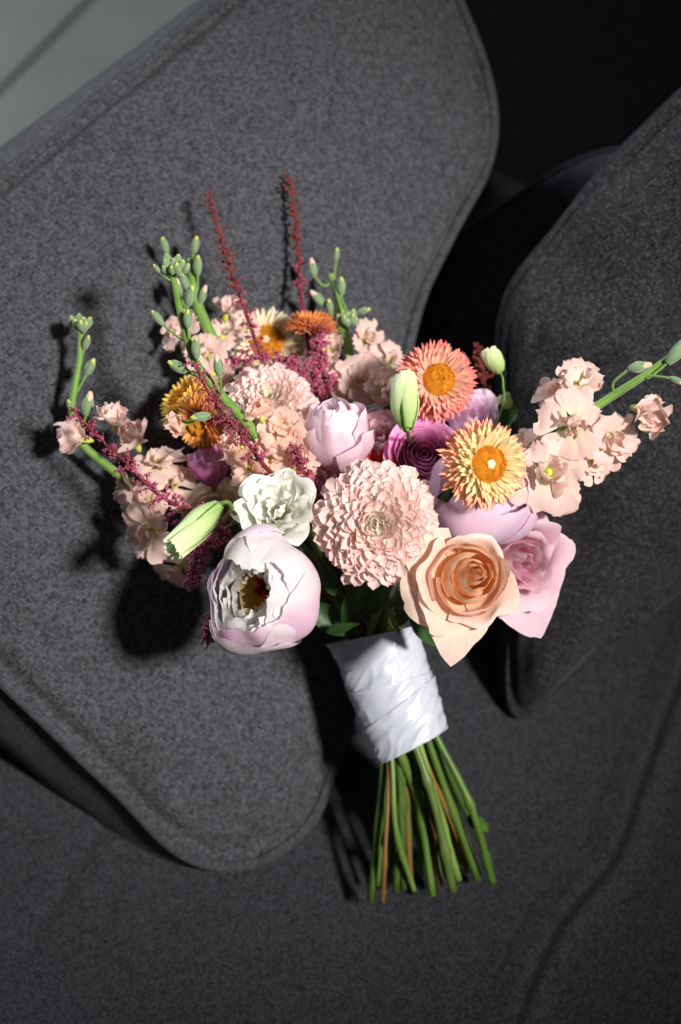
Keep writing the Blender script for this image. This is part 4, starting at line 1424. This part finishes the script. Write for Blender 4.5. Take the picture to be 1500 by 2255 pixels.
stock('peach stock spike reaching out to the right past the frame with open frilled florets',
      [(1090, 1120, 1.165), (1150, 1050, 1.150), (1240, 950, 1.138), (1330, 884, 1.128), (1420, 826, 1.12), (1500, 768, 1.115), (1560, 722, 1.115)],
      [(1208, 1040, 78, 1.105, (-0.12, -0.05, 1), 0.12), (1262, 934, 72, 1.105, (-0.1, 0.1, 1), 0.15), (1276, 846, 54, 1.118, (0.05, 0.45, 0.85), 0.35), (1342, 968, 62, 1.115, (0.4, -0.1, 0.9), 0.2), (1412, 902, 48, 1.112, (0.55, -0.25, 0.8), 0.7), (1222, 872, 44, 1.135, (-0.6, 0.5, 0.6), 0.4),
       (1305, 1015, 50, 1.125, (0.25, -0.3, 0.9), 0.2), (1158, 985, 46, 1.14, (-0.5, 0.3, 0.8), 0.3), (1225, 1085, 46, 1.12, (0.1, -0.6, 0.8), 0.2), (1130, 1040, 40, 1.15, (-0.3, 0.5, 0.8), 0.3)],
      [(1384, 812, 1436, 802, 1.112, 'p'), (1475, 832, 1508, 846, 1.110, 'p'), (1470, 800, 1520, 742, 1.112, 'l')],
      None, 15, bank='stock', rad=0.0035)


# ------------------------------------------------------------------ astilbes
def astilbe(label, path, n, len0, len1, beads, mats, seed, rad=0.0016, start=0.1, droop=0.3, bead=0.0011, stem=True):
    """path from the bouquet to the tip; side sprays shrink from len0 to len1"""
    rnd = random.Random(seed)
    pts = [at(*p) for p in path]
    root = thing('astilbe', label, 'astilbe', Matrix.Translation(pts[0]), 'red and pink astilbe sprays')
    inv = root.matrix_basis.inverted()
    sm = crom(pts, 8)
    v_, f_, u_ = tube(sm, lambda t: rad * (1.05 - 0.65 * t), 8)
    part('flower_stalk', mesh('flower_stalk', [inv @ p for p in v_], f_, u_, M['ast_stem']), root)
    octf = [(0, 2, 4), (2, 1, 4), (1, 3, 4), (3, 0, 4), (2, 0, 5), (1, 2, 5), (3, 1, 5), (0, 3, 5)]
    for i in range(n):
        q = start + (1 - start) * (i + rnd.random() * 0.7) / n
        q = min(0.995, q)
        k = q * (len(sm) - 1)
        k0 = int(k)
        p = sm[k0].lerp(sm[min(len(sm) - 1, k0 + 1)], k - k0)
        tdir = (sm[min(len(sm) - 1, k0 + 1)] - sm[max(0, k0 - 1)]).normalized()
        a_ = i * 2.399963 + rnd.uniform(-0.4, 0.4)
        o1 = tdir.orthogonal().normalized()
        o2 = tdir.cross(o1)
        side = (o1 * math.cos(a_) + o2 * math.sin(a_))
        L = lerp(len0, len1, q ** 0.8) * rnd.uniform(0.6, 1.25)
        d1 = (side * 0.8 + tdir * 0.65).normalized()
        end = p + d1 * L + Vector((0, 0, -1)) * L * droop
        mid = p + d1 * L * 0.55
        br = crom([p, mid, end], 5)
        mb = MB()
        v_, f_, u_ = tube(br, rad * 0.30, 5)
        mb.add(v_, f_, u_)
        cnt = max(4, int(beads * (L / max(len0, 1e-4)) ** 1.0))
        for b_ in range(cnt):
            t = (b_ + rnd.random()) / cnt * 0.9 + 0.1
            kk = t * (len(br) - 1)
            j = int(min(kk, len(br) - 2))
            c = br[j].lerp(br[j + 1], kk - j)
            sp = bead * (2.4 - 1.2 * t)
            c = c + Vector((rnd.gauss(0, 1), rnd.gauss(0, 1), rnd.gauss(0, 1))) * sp * 0.75
            r = bead * rnd.uniform(0.55, 1.15)
            ax = Vector((rnd.gauss(0, 1), rnd.gauss(0, 1), rnd.gauss(0, 1))).normalized()
            x = ax.orthogonal().normalized()
            y = ax.cross(x)
            pv = [c + x * r, c - x * r, c + y * r, c - y * r, c + ax * r * 1.5, c - ax * r * 1.5]
            mb.add(pv, octf)
        mt = mats[min(len(mats) - 1, int(q * len(mats)))]
        me = mb.mesh('spray', M[mt], True)
        me.transform(inv)
        o = part('spray', me, root)
        o["kind"] = "stuff"
    if stem:
        stem_for(root, pts[0], pts[0] - pts[1], rad=0.0018, mat='stem_brown')
    return root


astilbe('tall red astilbe spike rising in front of the cream strawflower', [(640, 930, 1.20), (585, 808, 1.185), (545, 700, 1.185), (512, 605, 1.19), (485, 520, 1.20), (457, 426, 1.21)],
        38, 0.011, 0.0040, 9, ['ast_pink', 'ast_wine', 'ast_rust', 'ast_rust'], 21, start=0.22, bead=0.0012)
astilbe('slender red astilbe spike, topmost of the bouquet, against the large cushion', [(690, 830, 1.215), (668, 690, 1.225), (657, 570, 1.238), (648, 470, 1.248), (636, 388, 1.256)],
        34, 0.007, 0.0038, 7, ['ast_wine', 'ast_wine', 'ast_rust', 'ast_rust'], 22, start=0.3, bead=0.0012)
astilbe('pink red astilbe spike lying down the far left over the stock', [(560, 1215, 1.14), (470, 1160, 1.120), (400, 1120, 1.11), (340, 1082, 1.113), (280, 1022, 1.112), (215, 962, 1.114), (155, 896, 1.118)],
        36, 0.019, 0.005, 34, ['ast_pink', 'ast_pink', 'ast_pink', 'ast_wine', 'ast_wine'], 23, start=0.12, bead=0.00095)
astilbe('wine red astilbe spike running down in front of the left stock stalk', [(690, 1120, 1.13), (590, 1034, 1.095), (545, 975, 1.078), (505, 925, 1.072), (458, 862, 1.073), (428, 795, 1.077)],
        34, 0.017, 0.005, 26, ['ast_pink', 'ast_wine', 'ast_wine', 'ast_wine'], 24, start=0.22, bead=0.00085)
astilbe('pink astilbe plume hanging low left under the slanting green bud', [(600, 1240, 1.15), (520, 1200, 1.135), (450, 1200, 1.125), (428, 1250, 1.122), (420, 1285, 1.122)],
        26, 0.017, 0.006, 34, ['ast_pink'], 25, start=0.15, bead=0.0010)
astilbe('pink astilbe plume dangling below the white peony on the left', [(620, 1320, 1.16), (540, 1335, 1.135), (485, 1345, 1.118), (464, 1378, 1.112), (460, 1408, 1.112)],
        26, 0.011, 0.005, 40, ['ast_wine', 'ast_pink', 'ast_pink'], 26, start=0.35, bead=0.0010)
astilbe('bushy pink astilbe plume between the back chrysanthemum and cream strawflower', [(740, 930, 1.20), (690, 850, 1.190), (640, 800, 1.185), (570, 790, 1.185), (500, 800, 1.19)],
        32, 0.017, 0.008, 34, ['ast_pink'], 27, start=0.1, bead=0.0011)
astilbe('short pink astilbe sprig pointing up beside the back right stock', [(735, 900, 1.205), (715, 830, 1.19), (700, 780, 1.195), (712, 738, 1.205)],
        22, 0.014, 0.007, 32, ['ast_pink'], 28, start=0.2, bead=0.0011)
astilbe('small pink astilbe sprig between the white lisianthus and small dusty rose', [(720, 1130, 1.14), (700, 1085, 1.11), (665, 1030, 1.10), (650, 985, 1.10)],
        24, 0.011, 0.006, 34, ['ast_pink', 'ast_wine'], 29, start=0.2, bead=0.0009)
astilbe('dark astilbe sprig lost in shade right of the coral strawflower', [(1090, 980, 1.22), (1080, 900, 1.225), (1062, 820, 1.235), (1050, 760, 1.24)],
        24, 0.014, 0.005, 14, ['ast_rust'], 30, start=0.2, bead=0.0010)

# ------------------------------------------------------------------ leaves between the flowers
peach = [o for o in bpy.data.objects if o.get("label", "").startswith('peach rose')][0]
pink = [o for o in bpy.data.objects if o.get("label", "").startswith('pale pink rose')][0]
big_mum = [o for o in bpy.data.objects if o.get("label", "").startswith('large pale pink')][0]
coral = [o for o in bpy.data.objects if o.get("label", "").startswith('magenta ranunculus')][0]
wpeo = [o for o in bpy.data.objects if o.get("label", "").startswith('white and pink peony')][0]
add_leaf(big_mum, at(800, 1290, 1.145), at(752, 1372, 1.150), 0.008, seed=1)
add_leaf(big_mum, at(850, 1290, 1.150), at(800, 1360, 1.155), 0.008, seed=2)
add_leaf(big_mum, at(720, 1392, 1.150), at(790, 1372, 1.135), 0.0045, seed=3)
add_leaf(wpeo, at(740, 1310, 1.15), at(700, 1230, 1.14), 0.007, seed=4)
add_leaf(peach, at(905, 1330, 1.150), at(965, 1425, 1.165), 0.010, seed=5)
add_leaf(peach, at(880, 1395, 1.155), at(850, 1330, 1.14), 0.0025, seed=6, mat='stem_pale')
add_leaf(coral, at(960, 1110, 1.125), at(1010, 1068, 1.08), 0.0045, seed=7)
add_leaf(coral, at(975, 1105, 1.12), at(990, 1070, 1.075), 0.0035, seed=8)
add_leaf(pink, at(1100, 940, 1.19), at(1130, 880, 1.20), 0.009, seed=9)
add_leaf(big_mum, at(900, 1290, 1.16), at(880, 1380, 1.158), 0.009, seed=12)
add_leaf(wpeo, at(690, 1330, 1.165), at(760, 1400, 1.165), 0.010, seed=13)
add_leaf(peach, at(1040, 1795, 1.235), at(1078, 1832, 1.24), 0.0045, seed=10, mat='stem')

add_leaf(coral, at(800, 1010, 1.18), at(770, 900, 1.185), 0.014, seed=21)
add_leaf(coral, at(830, 1000, 1.19), at(880, 880, 1.19), 0.014, seed=22)
add_leaf(coral, at(760, 1040, 1.17), at(700, 1000, 1.165), 0.012, seed=23)
add_leaf(wpeo, at(560, 1200, 1.16), at(480, 1180, 1.16), 0.014, seed=24)

# ------------------------------------------------------------------ satin wrap
wrap = thing('ribbon_wrap', 'white satin ribbon wrapped around the bouquet stems', 'ribbon', frame(-WAX, W1))
winv = wrap.matrix_basis.inverted()
AX_L = (W1 - W0).length


def band(t0, t1, r_off, seed, name, slant0=0.0, slant1=0.0, flare0=0.0, flare1=0.0, folds=0.0009):
    """one turn of ribbon between the axis fractions t0 and t1"""
    def fn(a, b_):
        th = a * 2 * PI
        cx, cy = math.cos(th), math.sin(th)
        t = lerp(t0 + slant0 * cx, t1 + slant1 * cx, b_)
        base = lerp(0.0310, 0.0255, t)
        rx, ry = base + r_off, base * 0.86 + r_off
        f_ = folds * (nz(cx * 1.2 + seed, cy * 1.2, t * 5 + cx) + 0.7 * nz(cx * 0.8 + seed * 2, cy * 0.8, t * 15 + cx * 2.5))
        crease = 0.0010 * (1 - abs(nz(cx * 1.3 + seed, cy * 1.3, t * 7 + cx * 2))) ** 6
        fl = flare0 * (1 - b_) ** 6 * (1 + 0.8 * nz(cx * 3 + seed, cy * 3)) + flare1 * b_ ** 6
        rr = f_ + crease + fl
        p = W0 + WAX * (t * AX_L) + WX * cx * (rx + rr) + WY * cy * (ry + rr)
        return winv @ p, (a * 0.18, t * AX_L)
    v_, f_, u_ = grid(120, 40, fn)
    me = mesh(name, v_, f_, u_, M['satin'])
    o = part(name, me, wrap)
    md = o.modifiers.new('thickness', 'SOLIDIFY')
    md.thickness = 0.0004
    return o


band(-0.02, 0.40, 0.0005, 1.0, 'ribbon_turn', slant0=0.05, slant1=0.04, flare0=0.0025)
band(0.26, 0.56, 0.0014, 3.0, 'ribbon_turn', slant0=0.06, slant1=0.05)
band(0.42, 0.80, 0.0020, 5.0, 'ribbon_turn', slant0=0.03, slant1=0.03)
band(0.62, 1.02, 0.0028, 7.0, 'ribbon_turn', slant0=-0.12, slant1=-0.05, folds=0.0014)
